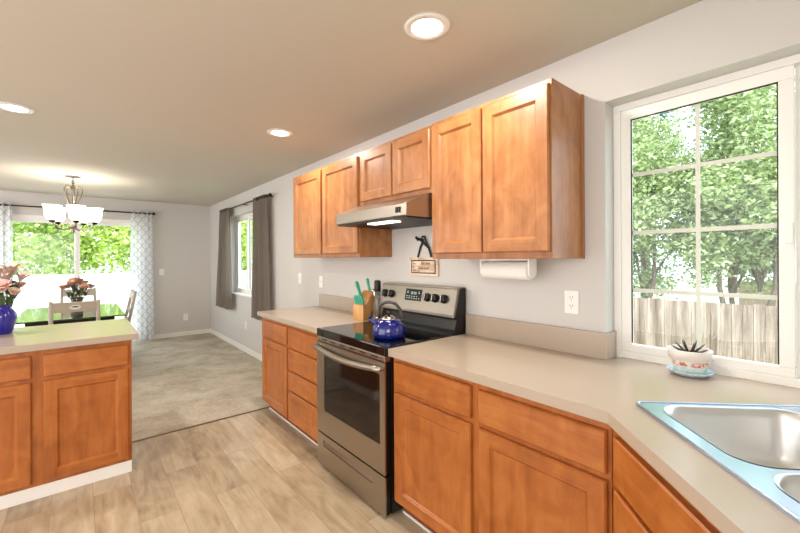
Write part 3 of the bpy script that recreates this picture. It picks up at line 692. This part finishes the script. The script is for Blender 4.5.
# ------------------------------------------------------------------ recessed ceiling lights
for x, y, lb in ((-.729, 1.213, 'round recessed ceiling light nearest the camera above the right cabinets'), (-.666, 2.978, 'round recessed ceiling light above the left wall cabinets'), (-2.239, 3.602, 'round recessed ceiling light above the peninsula at the left')):
    c = V((x, y, H)); t = thing('recessed_light', lb, 'ceiling light', c, None)
    bm = NB(); lathe(bm, [(.068, -.001), (.070, -.008), (.098, -.006), (.103, 0), (.103, -.0005), (.068, -.0005)], c, 40); obj('trim_ring', bm, ['trim'], t)
    bm = NB(); lathe(bm, [(0, -.006), (.066, -.006), (.069, -.002), (0, -.001)], c, 40); obj('lens', bm, ['lens'], t)
    l = lamp('recessed_lamp', 'AREA', (x, y, H - .012), 15, (1, .93, .83), (0, 0, 0), shape='DISK', size=.13)

# ------------------------------------------------------------------ chandelier
cc = V((-1.967, 6.128, 0))
t = thing('chandelier', 'five-arm nickel chandelier with lit frosted shades over the dining table', 'chandelier', (cc.x, cc.y, H))
bm = NB(); lathe(bm, [(0, 2.395), (.02, 2.395), (.03, 2.400), (.075, 2.408), (.078, 2.4135), (0, 2.4135)], cc, 32); obj('canopy', bm, ['canopy'], t)
bm = NB(); zt = 2.395
for k in range(4):
    pts = [cc + (X if k % 2 else Y) * (.010 * math.cos(2 * PI * a / 12)) + Z * (2.378 - k * .030 + .020 * math.sin(2 * PI * a / 12)) for a in range(13)]; tube(bm, pts, .0045, 6)
obj('chain', bm, ['canopy'], t)
bm = NB(); lathe(bm, [(0, 2.275), (.012, 2.275), (.02, 2.262), (.012, 2.245), (.009, 2.20), (.012, 2.05), (.022, 2.02), (.014, 1.99), (.014, 1.86), (.026, 1.84), (.034, 1.81), (.026, 1.78), (.012, 1.76), (.018, 1.742), (.010, 1.725), (0, 1.722)], cc, 24); obj('stem', bm, ['nickel'], t)
for k in range(5):
    an = R(-82 + 72 * k); d = V((math.cos(an), math.sin(an), 0))
    bm = NB(); tube(bm, [cc + d * r + Z * z for r, z in ((.012, 2.27), (.03, 2.29), (.065, 2.295), (.090, 2.265), (.088, 2.22), (.066, 2.15), (.040, 2.08), (.024, 2.03))], .0065, 8); obj('scroll', bm, ['nickel'], t)
    bm = NB(); tube(bm, [cc + d * r + Z * z for r, z in ((.02, 1.800), (.06, 1.775), (.11, 1.765), (.155, 1.785), (.190, 1.820), (.205, 1.842))], .0075, 8); ar = obj('arm', bm, ['nickel'], t)
    bm = NB(); lathe(bm, [(0, 1.838), (.018, 1.838), (.030, 1.856), (.033, 1.868), (0, 1.868)], cc + d * .207, 16); obj('socket_cup', bm, ['bronze'], ar)
    bm = NB(); lathe(bm, [(.0, 1.868), (.036, 1.868), (.058, 1.89), (.070, 1.930), (.073, 1.985), (.080, 2.02), (.092, 2.042), (.089, 2.042), (.077, 2.02), (.069, 1.985), (.066, 1.930), (.054, 1.893), (0, 1.873)], cc + d * .207, 28); obj('shade', bm, ['shade'], t)
    lamp('chandelier_bulb', 'POINT', cc + d * .207 + Z * 1.98, 4.2, (1, .92, .80), shadow_soft_size=.03)

# ------------------------------------------------------------------ curtains
def drape(bm, p0, p1, n0, zt, zb, folds, amp, w_top=1, w_bot=1, ctop=.5, cbot=.5, zs=10, taper=None):
    """pleated cloth from p0 to p1 (xy), normal n0, thickness by doubling"""
    p0, p1 = V(p0), V(p1); L = (p1 - p0); n0 = V(n0); NX = folds * 10; grid = []
    for j in range(zs + 1):
        s = j / zs; z = zt + (zb - zt) * s; row = []
        w = w_top + (w_bot - w_top) * s; cx_ = ctop + (cbot - ctop) * s
        for i in range(NX + 1):
            u = i / NX; a = amp * (.55 + .45 * s) * math.sin(2 * PI * folds * u + .6 * math.sin(3 * u + 2 * s)) + amp * .3 * math.sin(2 * PI * folds * 2.3 * u + 1.7 * s)
            row.append(bm.verts.new(p0 + L * (cx_ + (u - .5) * w) + n0 * a + Z * z))
        grid.append(row)
    for a, b in zip(grid, grid[1:]):
        for k in range(NX):
            f = bm.faces.new((a[k], a[k + 1], b[k + 1], b[k])); f.smooth = True
def rings(bm, c0, c1, n, r, ax):
    for k in range(n):
        p = V(c0) + (V(c1) - V(c0)) * ((k + .5) / n); lathe(bm, [(r, -.004), (r + .006, 0), (r, .004), (r - .002, 0), (r, -.004)], p, 14, axis=ax)
# patio rod and trellis sheers
yr = YF - .075
t = thing('curtain_rod', 'long dark bronze curtain rod above the patio door', 'curtain rod', (-1.95, YF, 2.195))
bm = NB(); tube(bm, [(-3.12, yr, 2.196), (-.945, yr, 2.196)], .011, 12); obj('rod', bm, ['bronze'], t)
bm = NB(); lathe(bm, [(0, 0), (.012, .002), (.012, .010), (.022, .018), (.026, .032), (.018, .046), (0, .05)], (-.948, yr, 2.196), 18, axis=(1, 0, 0)); obj('finial', bm, ['bronze'], t)
for xx in (-.985, -1.94): bm = NB(); tube(bm, [(xx, YF - .001, 2.17), (xx, yr, 2.175), (xx, yr, 2.19)], .006, 8); obj('bracket', bm, ['bronze'], t)
for nm, x0, x1, lb in (('sheer_curtain', -1.262, -.925, 'white trellis-patterned sheer curtain at the right of the patio door'), ('sheer_curtain', -3.05, -2.642, 'white trellis-patterned sheer curtain at the left of the patio door')):
    t = thing(nm, lb, 'curtain', ((x0 + x1) / 2, yr, 2.2))
    bm = NB(); drape(bm, (x0, yr, 0), (x1, yr, 0), (0, 1, 0), 2.235, .03, 5, .022, .93, 1.0); obj('panel', bm, ['sheer'], t)
    bm = NB(); rings(bm, (x0 + .02, yr, 2.196), (x1 - .02, yr, 2.196), 8, .018, (1, 0, .2)); obj('grommets', bm, ['nickel'], t)
# dining window rod and grey drapes
xr = -.09
t = thing('curtain_rod', 'short dark curtain rod over the dining window', 'curtain rod', (0, 5.8, 2.2))
bm = NB(); tube(bm, [(xr, 4.70, 2.198), (xr, 6.80, 2.198)], .010, 12); obj('rod', bm, ['bronze'], t)
for yy, s in ((4.705, -1), (6.795, 1)): bm = NB(); lathe(bm, [(0, 0), (.012, 0), (.02, .014), (.022, .028), (0, .042)], (xr, yy, 2.198), 16, axis=(0, s, 0)); obj('finial', bm, ['bronze'], t)
for yy in (4.80, 5.75, 6.70): bm = NB(); tube(bm, [(-.001, yy, 2.198), (xr, yy, 2.198)], .006, 8); obj('bracket', bm, ['bronze'], t)
for yA, yB, wt_, lb in ((6.33, 7.10, .58, 'grey drape at the far side of the dining window'), (4.745, 5.31, .80, 'grey drape at the near side of the dining window above the countertop end')):
    t = thing('grey_drape', lb, 'curtain', (xr, (yA + yB) / 2, 2.2))
    bm = NB(); drape(bm, (xr, yA, 0), (xr, yB, 0), (1, 0, 0), 2.225, .60, 5, .030, wt_, 1.0, .40 if yA > 6 else .5, .5); obj('panel', bm, ['drape'], t)
    bm = NB(); rings(bm, (xr, yA + (yB - yA) * .15, 2.198), (xr, yA + (yB - yA) * .7, 2.198), 7, .02, (.2, 1, 0)); obj('grommets', bm, ['bronze'], t)

# ------------------------------------------------------------------ dining table and chairs
t = thing('dining_table', 'dining table with a dark mirror-like glass top', 'table', (-1.975, 6.36, .006))
bm = NB(); box(bm, -2.46, 5.56, .736, -1.49, 7.16, .75, .003); obj('tabletop', bm, ['table_glass'], t)
bm = NB(); box(bm, -2.36, 5.68, .68, -1.59, 7.04, .7358, .003); obj('apron', bm, ['table_frame'], t)
for xx in (-2.38, -1.63):
    for yy in (5.64, 7.02): bm = NB(); box(bm, xx, yy, .006, xx + .06, yy + .06, .66, .004); obj('leg', bm, ['table_frame'], t)
def make_chair(label):                                     # faces +y, back at y = 0
    t = thing('dining_chair', label, 'chair', (0, 0, 0))
    w, h = .415, .965
    lean = lambda z: -.10 * max(0, z - .45) / .5
    for s in (-1, 1):
        bm = NB(); xx = s * (w / 2 - .018)
        tube(bm, [(xx, -.03, .0), (xx, 0, .25), (xx, 0, .45), (xx, lean(.7), .7), (xx, lean(h), h)], [.016, .019, .020, .019, .017], 8); obj('leg', bm, ['chair'], t, label='rear leg rising into the back post')
        bm = NB(); box(bm, s * (w / 2 - .04), .37, 0, s * (w / 2), .41, .44, .004); obj('leg', bm, ['chair'], t)
    U_ = X; Vd = V((0, lean(h) - lean(.45), h - .45)).normalized(); Nn = U_.cross(Vd)
    bm = NB(); el = [(.042 * math.cos(2 * PI * k / 24), .0 + .019 * math.sin(2 * PI * k / 24)) for k in range(24)]
    prism(bm, rrect(-w / 2 + .01, -.052, w / 2 - .01, .052, .008), [el], V((0, lean(.905) + .012, .905)), U_, Vd, Nn, .022); rl = obj('top_rail', bm, ['chair'], t)
    bm = NB(); c = V((0, lean(.905) - .0, .905)) ; tube(bm, [V((0, lean(.905) + .012, .905)) + Nn * .011 + U_ * (.044 * math.cos(2 * PI * k / 24)) + Vd * (.021 * math.sin(2 * PI * k / 24)) for k in range(25)], .0125, 8); obj('grip_ring', bm, ['chair_ring'], rl, label='pale oval ring in the rail')
    for zz, hh in ((.70, .05), (.58, .03)):
        bm = NB(); prism(bm, rrect(-w / 2 + .015, -hh / 2, w / 2 - .015, hh / 2, .006), [], V((0, lean(zz) + .010, zz)), U_, Vd, Nn, .018); obj('back_rail', bm, ['chair'], t)
    bm = NB(); box(bm, -w / 2, -.01, .425, w / 2, .42, .462, .01); obj('seat', bm, ['chair'], t)
    for s in (-1, 1): bm = NB(); box(bm, s * (w / 2 - .03) - .01, .0, .2, s * (w / 2 - .03) + .01, .39, .225, .003); obj('stretcher', bm, ['chair'], t)
    return t
ch = make_chair('grey-beige dining chair with its back to the peninsula')
ch.location = (-1.946, 5.33, .006)
dup(ch, (-1.925, 7.42, .006), PI, 'grey-beige dining chair on the patio-door side of the table behind the flowers')
dup(ch, (-1.435, 6.45, .006), R(91), 'grey-beige dining chair at the right side of the table beside the sheer curtain')
dup(ch, (-2.53, 5.95, .006), R(-90), 'grey-beige dining chair at the left side of the table behind the blue vase')

# ------------------------------------------------------------------ flowers
def petal(bm, base, out, up, L, w, curl, mi=0, n=5):
    """curved petal from base, leaning outwards, curl bends the tip outwards"""
    side = out.cross(up).normalized(); rows = []
    for k in range(n + 1):
        s = k / n; p = base + up * (L * math.sin(s * PI * .5 * (1 - curl * .25)) * (1 - curl * .35 * s * s)) + out * (L * (.25 * s + curl * s * s))
        ww = w * math.sin(PI * min(.97, .16 + s * .82)) ** .8
        rows.append([bm.verts.new(p - side * ww / 2 + out * ww * .12), bm.verts.new(p), bm.verts.new(p + side * ww / 2 + out * ww * .12)])
    for a, b in zip(rows, rows[1:]):
        for i in range(2):
            f = bm.faces.new((a[i], a[i + 1], b[i + 1], b[i])); f.smooth = True; f.material_index = mi
def bloom(name, neck, head, kind, m, size, label, group, leaves=1):
    neck, head = V(neck), V(head); t = thing(name, label, 'flower', neck, group)
    d = (head - neck).normalized(); mid = neck + (head - neck) * .5 + Z * .01
    bm = NB(); tube(bm, [neck, mid, head], [.0028, .0026, .0024], 6); obj('stem', bm, ['stem'], t)
    bm = NB(); ax = (d + V((random.uniform(-.3, .3), random.uniform(-.5, .1), .2))).normalized(); s0 = ax.cross(X if abs(ax.x) < .8 else Y).normalized(); s1 = ax.cross(s0)
    if kind == 'rose':
        for ring, (nn, sc, curl) in enumerate(((4, .6, .0), (5, .85, .08), (6, 1.0, .28), (6, .95, .55))):
            for k in range(nn):
                a = 2 * PI * (k + ring * .37) / nn; o = s0 * math.cos(a) + s1 * math.sin(a); petal(bm, head + o * size * .06, o, ax, size * sc * .8, size * .75 * sc, curl)
    else:
        for k in range(6):
            a = 2 * PI * k / 6 + (.2 if k % 2 else 0); o = s0 * math.cos(a) + s1 * math.sin(a); petal(bm, head, o, ax, size * 1.25, size * .42, .75 + .2 * (k % 2))
    obj('petals', bm, [m], t)
    if leaves:
        bm = NB()
        for k in range(leaves):
            p = neck + (head - neck) * random.uniform(.35, .75); o = V((random.uniform(-1, 1), random.uniform(-1, .3), random.uniform(-.1, .5))).normalized(); petal(bm, p, o, Z, size * .95, size * .42, .6)
        obj('leaf', bm, ['leaf_dark'], t)
vc = V((-2.298, 3.59, .914))
t = thing('vase', 'cobalt blue glass vase at the left end of the peninsula', 'vase', vc)
bm = NB(); lathe(bm, [(0, 0), (.046, 0), (.050, .006), (.060, .05), (.071, .105), (.070, .130), (.055, .153), (.044, .168), (.052, .190), (.048, .190), (.040, .168), (.050, .152), (.063, .129), (.063, .105), (.053, .05), (.040, .016), (0, .014)], vc, 36); obj('body', bm, ['cobalt_glass'], t)
FG = 'flowers in the blue vase'
nk = vc + Z * .175
for dx, dy, dz, kind, m, s, nm, lb in ((.010, -.07, .115, 'rose', 'petal_pink', .085, 'rose', 'large pale pink bloom low at the front of the blue vase'), (.085, .0, .125, 'rose', 'petal_pink', .050, 'rose', 'small pale pink bloom at the right of the blue vase bouquet'), (.05, .0, .215, 'lily', 'petal_mauve', .085, 'lily', 'dusty mauve lily standing highest in the blue vase bouquet'), (.085, -.02, .17, 'lily', 'petal_mauve', .075, 'lily', 'dusty mauve lily leaning right in the blue vase bouquet'), (.03, -.03, .165, 'lily', 'petal_mauve', .08, 'lily', 'dusty mauve lily at the middle of the blue vase bouquet'),
                                   (-.06, -.02, .18, 'lily', 'petal_mauve', .085, 'lily', 'dusty mauve lily at the left of the blue vase bouquet'), (-.09, -.04, .10, 'rose', 'petal_pink', .075, 'rose', 'pale pink bloom at the left of the blue vase bouquet'), (.055, -.05, .085, 'rose', 'petal_cream', .055, 'rose', 'cream bloom just above the rim of the blue vase'), (-.02, .06, .20, 'lily', 'petal_cream', .07, 'lily', 'cream lily at the back of the blue vase bouquet')):
    an = math.atan2(dy, dx); rr = .028; bloom(nm, nk + V((math.cos(an) * rr, math.sin(an) * rr, -.05)), nk + V((dx, dy, dz)), kind, m, s, lb, FG, 3)
v2 = V((-1.935, 6.0, .7505))
t = thing('vase', 'smoky glass vase of peach flowers on the dining table', 'vase', v2)
bm = NB(); lathe(bm, [(0, 0), (.055, 0), (.060, .008), (.050, .05), (.042, .09), (.048, .14), (.066, .20), (.062, .20), (.044, .14), (.037, .09), (.044, .05), (.05, .016), (0, .014)], v2, 32); obj('body', bm, ['vase_glass'], t)
bm = NB(); lathe(bm, [(0, .0145), (.047, .0145), (.042, .05), (.035, .09), (0, .09)], v2, 24); obj('water', bm, ['leaf_dark'], t, label='dark water and stems')
nk = v2 + Z * .20; G2 = 'flowers in the dining table vase'
for k in range(13):
    a = 2 * PI * k / 13 * 2.4; rr = (.03, .08, .115, .125)[k % 4]; dz = (.16, .14, .10, .075)[k % 4] + random.uniform(0, .03)
    cx_, cy_ = math.cos(a) * rr, math.sin(a) * rr * .8
    m, w_ = (('petal_peach', 'peach'), ('petal_peach', 'peach'), ('petal_cream', 'cream'))[k % 3]
    bloom('rose', nk + V((math.cos(a) * .03, math.sin(a) * .03, -.09)), nk + V((cx_, cy_, dz)), 'rose', m, .072, f'{w_} rose in the vase on the dining table', G2, 2)

# ------------------------------------------------------------------ potted succulent on the window ledge
pc = V((.000, .440, .914))
bm = NB(); lathe(bm, [(0, 0), (.050, 0), (.056, .003), (.070, .012), (.079, .020), (.077, .0225), (.069, .016), (.055, .008), (0, .008)], pc, 40)
tag(obj('plant_saucer', bm, ['plastic'], loc=pc), 'pale blue glazed saucer under the small succulent pot', 'saucer')
sauc = bpy.data.objects['plant_saucer']
def glaze():
    a = NT('pale_blue_glaze'); n = a.n('ShaderNodeTexNoise', i_Scale=60.0, i_Detail=3.0); a.l(a.coords(), n.inputs['Vector'])
    a.l(a.ramp(n.outputs[0], [(.35, srgb(160, 184, 206)), (.6, srgb(206, 216, 224)), (.8, srgb(230, 232, 232))]), a.b.inputs['Base Color']); a.b.inputs['Roughness'].default_value = .25; return a.m
M['glaze'] = glaze(); sauc.data.materials[0] = M['glaze']
def potpaint():
    """white pot, band of red and turquoise brush marks on the lower body"""
    a = NT('painted_white_pot'); sp = a.n('ShaderNodeSeparateXYZ'); c = a.coords(); a.l(c, sp.inputs[0])
    n = a.n('ShaderNodeTexNoise', i_Scale=55.0, i_Detail=2.0, i_Distortion=1.0); a.l(a.coords((1, 1, 1.8)), n.inputs['Vector'])
    n2 = a.n('ShaderNodeTexNoise', i_Scale=30.0, i_Detail=1.0); a.l(c, n2.inputs['Vector'])
    col = a.ramp(n.outputs[0], [(.46, srgb(232, 224, 214)), (.54, srgb(222, 150, 132)), (.62, srgb(200, 106, 92))])
    col2 = a.ramp(n2.outputs[0], [(.40, srgb(176, 216, 204)), (.6, srgb(226, 226, 216))])
    def band(lo, hi):
        r = a.n('ShaderNodeValToRGB'); e = r.color_ramp; e.interpolation = 'LINEAR'; el = e.elements
        while len(el) < 4: el.new(.5)
        for k, (p, v) in enumerate(((lo, 0), (lo + .02, 1), (hi, 1), (hi + .02, 0))): el[k].position = p; el[k].color = (v, v, v, 1)
        mu = a.n('ShaderNodeMath', operation='MULTIPLY', i_1=10.0); a.l(sp.outputs[2], mu.inputs[0]); a.l(mu.outputs[0], r.inputs[0]); return r.outputs[0]
    m1 = a.n('ShaderNodeMix', data_type='RGBA'); m1.inputs[6].default_value = srgb(232, 224, 216); a.l(band(.34, .52), m1.inputs[0]); a.l(col, m1.inputs[7])
    m2 = a.n('ShaderNodeMix', data_type='RGBA'); a.l(m1.outputs[2], m2.inputs[6]); a.l(band(.02, .33), m2.inputs[0]); a.l(col2, m2.inputs[7])
    a.l(m2.outputs[2], a.b.inputs['Base Color']); a.b.inputs['Roughness'].default_value = .45; return a.m
M['potpaint'] = potpaint()
pp = pc + Z * .0085
t = thing('potted_succulent', 'small spiky succulent in a painted white pot by the kitchen window', 'potted plant', pp)
bm = NB(); lathe(bm, [(0, 0), (.050, 0), (.054, .003), (.063, .056), (.0635, .058), (.071, .060), (.075, .096), (.0742, .098), (.0715, .098), (.067, .07), (.060, .06), (0, .06)], pp, 40); obj('pot', bm, ['potpaint'], t)
bm = NB(); lathe(bm, [(0, .082), (.03, .081), (.0682, .078), (.0672, .073), (0, .073)], pp, 30); obj('soil', bm, ['soil'], t)
for k in range(13):
    a = 2 * PI * k / 13 + .3 * (k % 2); el = (.35, .75, 1.1)[k % 3]; L = (.062, .060, .052)[k % 3]
    o = V((math.cos(a), math.sin(a), 0)); d = (o * math.cos(el) + Z * math.sin(el)); b0 = pp + Z * .079 + o * .007
    bm = NB(); tube(bm, [b0, b0 + d * L * .45, b0 + d * L * .8 + Z * .003, b0 + d * L + Z * .006], [.0045, .0042, .0026, .0006], 6); obj('leaf', bm, ['succulent'], t)

# ------------------------------------------------------------------ outside
bm = NB(); box(bm, .6, -14, -.75, 40, 34, -.55); box(bm, -40, 11.2, -.75, .6, 34, -.55); struct('ground', bm, 'lawn')
bm = NB(); box(bm, -7, YF + WT, -.30, 2.5, 11.2, -.10); struct('patio', bm, 'patio')
def board_fence(name, label, x, y0, y1, zt, zb, m, along='y', bw=.14, picket=True):
    t = thing(name, label, 'fence', (x, (y0 + y1) / 2, zb) if along == 'y' else ((y0 + y1) / 2, x, zb))
    T = (lambda a: a) if along == 'y' else (lambda a: (a[1], a[0], a[2]))
    def bx(bm, a, b, bev=0): A, B = T(a), T(b); box(bm, *A, *B, bev)
    bm = NB(); n = int((y1 - y0) / bw)
    for k in range(n):
        a = y0 + k * bw; dz = random.uniform(-.012, .012) if picket else 0; bx(bm, (x + random.uniform(0, .004), a + .002, zb), (x + .02, a + bw - .002, zt + dz), .003)
    obj('board_panel', bm, [m], t)
    for zz in (zb + .25, zt - .25): bm = NB(); bx(bm, (x + .02, y0, zz), (x + .06, y1, zz + .09)); obj('rail', bm, [m], t)
    k = y0
    while k <= y1: bm = NB(); bx(bm, (x + .02, k - .045, zb), (x + .11, k + .045, zt - .03 if picket else zt + .04)); obj('post', bm, [m], t); k += 2.4
    if not picket: bm = NB(); bx(bm, (x - .02, y0, zt), (x + .06, y1, zt + .05), .005); obj('top_rail', bm, [m], t)
board_fence('board_fence', 'weathered grey board fence close outside the kitchen window', 4.5, -4, 10.8, .80, -.55, 'fence', 'y', .105)
board_fence('board_fence', 'tan board fence farther away behind the tree trunks', 9.2, -6, 1.75, .86, -.55, 'fence_far', 'y', .12)
board_fence('vinyl_fence', 'white vinyl fence across the yard beyond the patio door', 12.6, -9, 4.4, 1.0, -.55, 'fence_white', 'x', .2, False)

def leaves_mesh(bm_v, bm_f, n, centers, spread, size):
    for k in range(n):
        c, rad = random.choice(centers); d = V((random.gauss(0, 1), random.gauss(0, 1), random.gauss(0, 1))).normalized(); p = c + d * rad * (random.random() ** .45)
        a = V((random.gauss(0, 1), random.gauss(0, 1), random.gauss(-.3, .6))).normalized(); s = a.cross(V((random.gauss(0, 1), random.gauss(0, 1), random.gauss(0, 1)))).normalized(); nn = a.cross(s)
        L = size * random.uniform(.7, 1.35); w = L * spread; i = len(bm_v)
        bm_v += [p, p + a * L * .45 + s * w + nn * w * .3, p + a * L, p + a * L * .45 - s * w + nn * w * .3]; bm_f.append((i, i + 1, i + 2, i + 3))
def mesh_obj(name, vs, fs, m, parent):
    L = world_loc(parent); me = bpy.data.meshes.new(name); me.from_pydata([tuple(v - L) for v in vs], [], fs); me.materials.append(M[m]); me.update()
    o = bpy.data.objects.new(name, me); COL.objects.link(o); o.parent = parent; return o
def tree(name, label, base, crown_c, crown_r, zlo, n, size, m, spread=.24, trunks=1, group=None, blobs=26, trunk_r=.09, blob=.36):
    random.seed(int(abs(base[0]) * 100 + abs(base[1]) * 17)); base = V(base); t = thing(name, label, 'tree', base, group); cen = []
    for k in range(blobs):
        d = V((random.gauss(0, 1), random.gauss(0, 1), random.gauss(0, 1))).normalized(); q = random.random() ** .4
        p = V(crown_c) + V((d.x * crown_r[0] * q, d.y * crown_r[1] * q, d.z * crown_r[2] * q)); p.z = max(p.z, zlo + .25); cen.append((p, blob * min(crown_r) * random.uniform(.7, 1.25)))
    bm = NB()
    for k in range(trunks):
        a = 2 * PI * k / max(1, trunks) + .5; off = V((math.cos(a), math.sin(a), 0)) * (.16 if trunks > 1 else 0); top = V(crown_c) + V((math.cos(a), math.sin(a), 0)) * (crown_r[0] * .35 if trunks > 1 else 0)
        f = base + off * .4; md = f + (top - f) * .45 + off * 1.2; tube(bm, [f, md, top], [trunk_r, trunk_r * .75, trunk_r * .3], 8)
        for q in range(4): c_, _r = random.choice(cen); s = random.uniform(.35, .6); b0 = f + (top - f) * s; tube(bm, [b0, (b0 + c_) / 2 + Z * .1, c_], [trunk_r * .5, trunk_r * .35, trunk_r * .12], 6)
    obj('trunk', bm, ['bark'], t)
    vs, fs = [], []; leaves_mesh(vs, fs, n, cen, spread, size); mesh_obj('foliage', vs, fs, m, t); return t
def conifer(label, base, h, r, n, m):
    random.seed(5); base = V(base); t = thing('conifer', label, 'tree', base)
    bm = NB(); tube(bm, [base, base + Z * h], [.16, .03], 8); obj('trunk', bm, ['bark'], t)
    vs, fs = [], []
    for k in range(n):
        s = random.random() ** .8; z = base.z + h * (.12 + .88 * s); a = random.random() * 2 * PI; rr = r * (1 - s) * (random.random() ** .35) * (1 + .25 * math.sin(a * 5 + s * 40))
        o = V((math.cos(a), math.sin(a), -.35)); p = V((base.x, base.y, z)) + o * rr; sd = Z.cross(o).normalized(); L = random.uniform(.16, .30); w = .035; i = len(vs)
        dd = (o + sd * random.uniform(-.6, .6)).normalized(); vs += [p, p + dd * L * .5 + sd * w, p + dd * L, p + dd * L * .5 - sd * w]; fs.append((i, i + 1, i + 2, i + 3))
    mesh_obj('foliage', vs, fs, m, t)
tree('leafy_tree', 'bright leafy tree with several trunks just behind the board fence, left half of window', (6.6, 2.95, -.55), (6.6, 2.95, 2.7), (1.3, 1.1, 2.1), .72, 30000, .09, 'leaf_a', trunks=3, trunk_r=.05, blobs=64, blob=.44)
tree('leafy_tree', 'bright leafy tree with a low forked trunk behind the fence, right half of window', (6.9, 1.3, -.55), (6.9, 1.3, 2.6), (1.3, 1.05, 2.0), .70, 30000, .09, 'leaf_a', trunks=3, trunk_r=.05, blobs=64, blob=.44)
tree('leafy_tree', 'leafy tree behind the fence at the right edge of the kitchen window', (7.6, -.75, -.55), (7.6, -.75, 2.6), (1.4, 1.15, 2.0), .8, 16000, .11, 'leaf_a', trunks=2, trunk_r=.06, blobs=50, blob=.44)
conifer('blue-green conifer standing behind the leafy trees outside the kitchen window', (11.8, 4.3, -.55), 9.2, 2.2, 7000, 'leaf_c')
for k, (x, y, lb) in enumerate(((-4.3, 14.6, 'yellow-green tree behind the white fence, seen at the left of the patio door'), (-2.2, 15.4, 'yellow-green tree behind the white fence, in the middle of the patio door view'), (-.3, 14.8, 'yellow-green tree behind the white fence, seen at the right of the patio door'), (2.4, 14.0, 'yellow-green tree seen through the grey-curtained dining window'))):
    tree('garden_tree', lb, (x, y, -.55), (x, y, 2.3), (1.45, 1.1, 1.8), .45, 8500, .14, 'leaf_b', .32, blobs=50, trunk_r=.06, blob=.46)
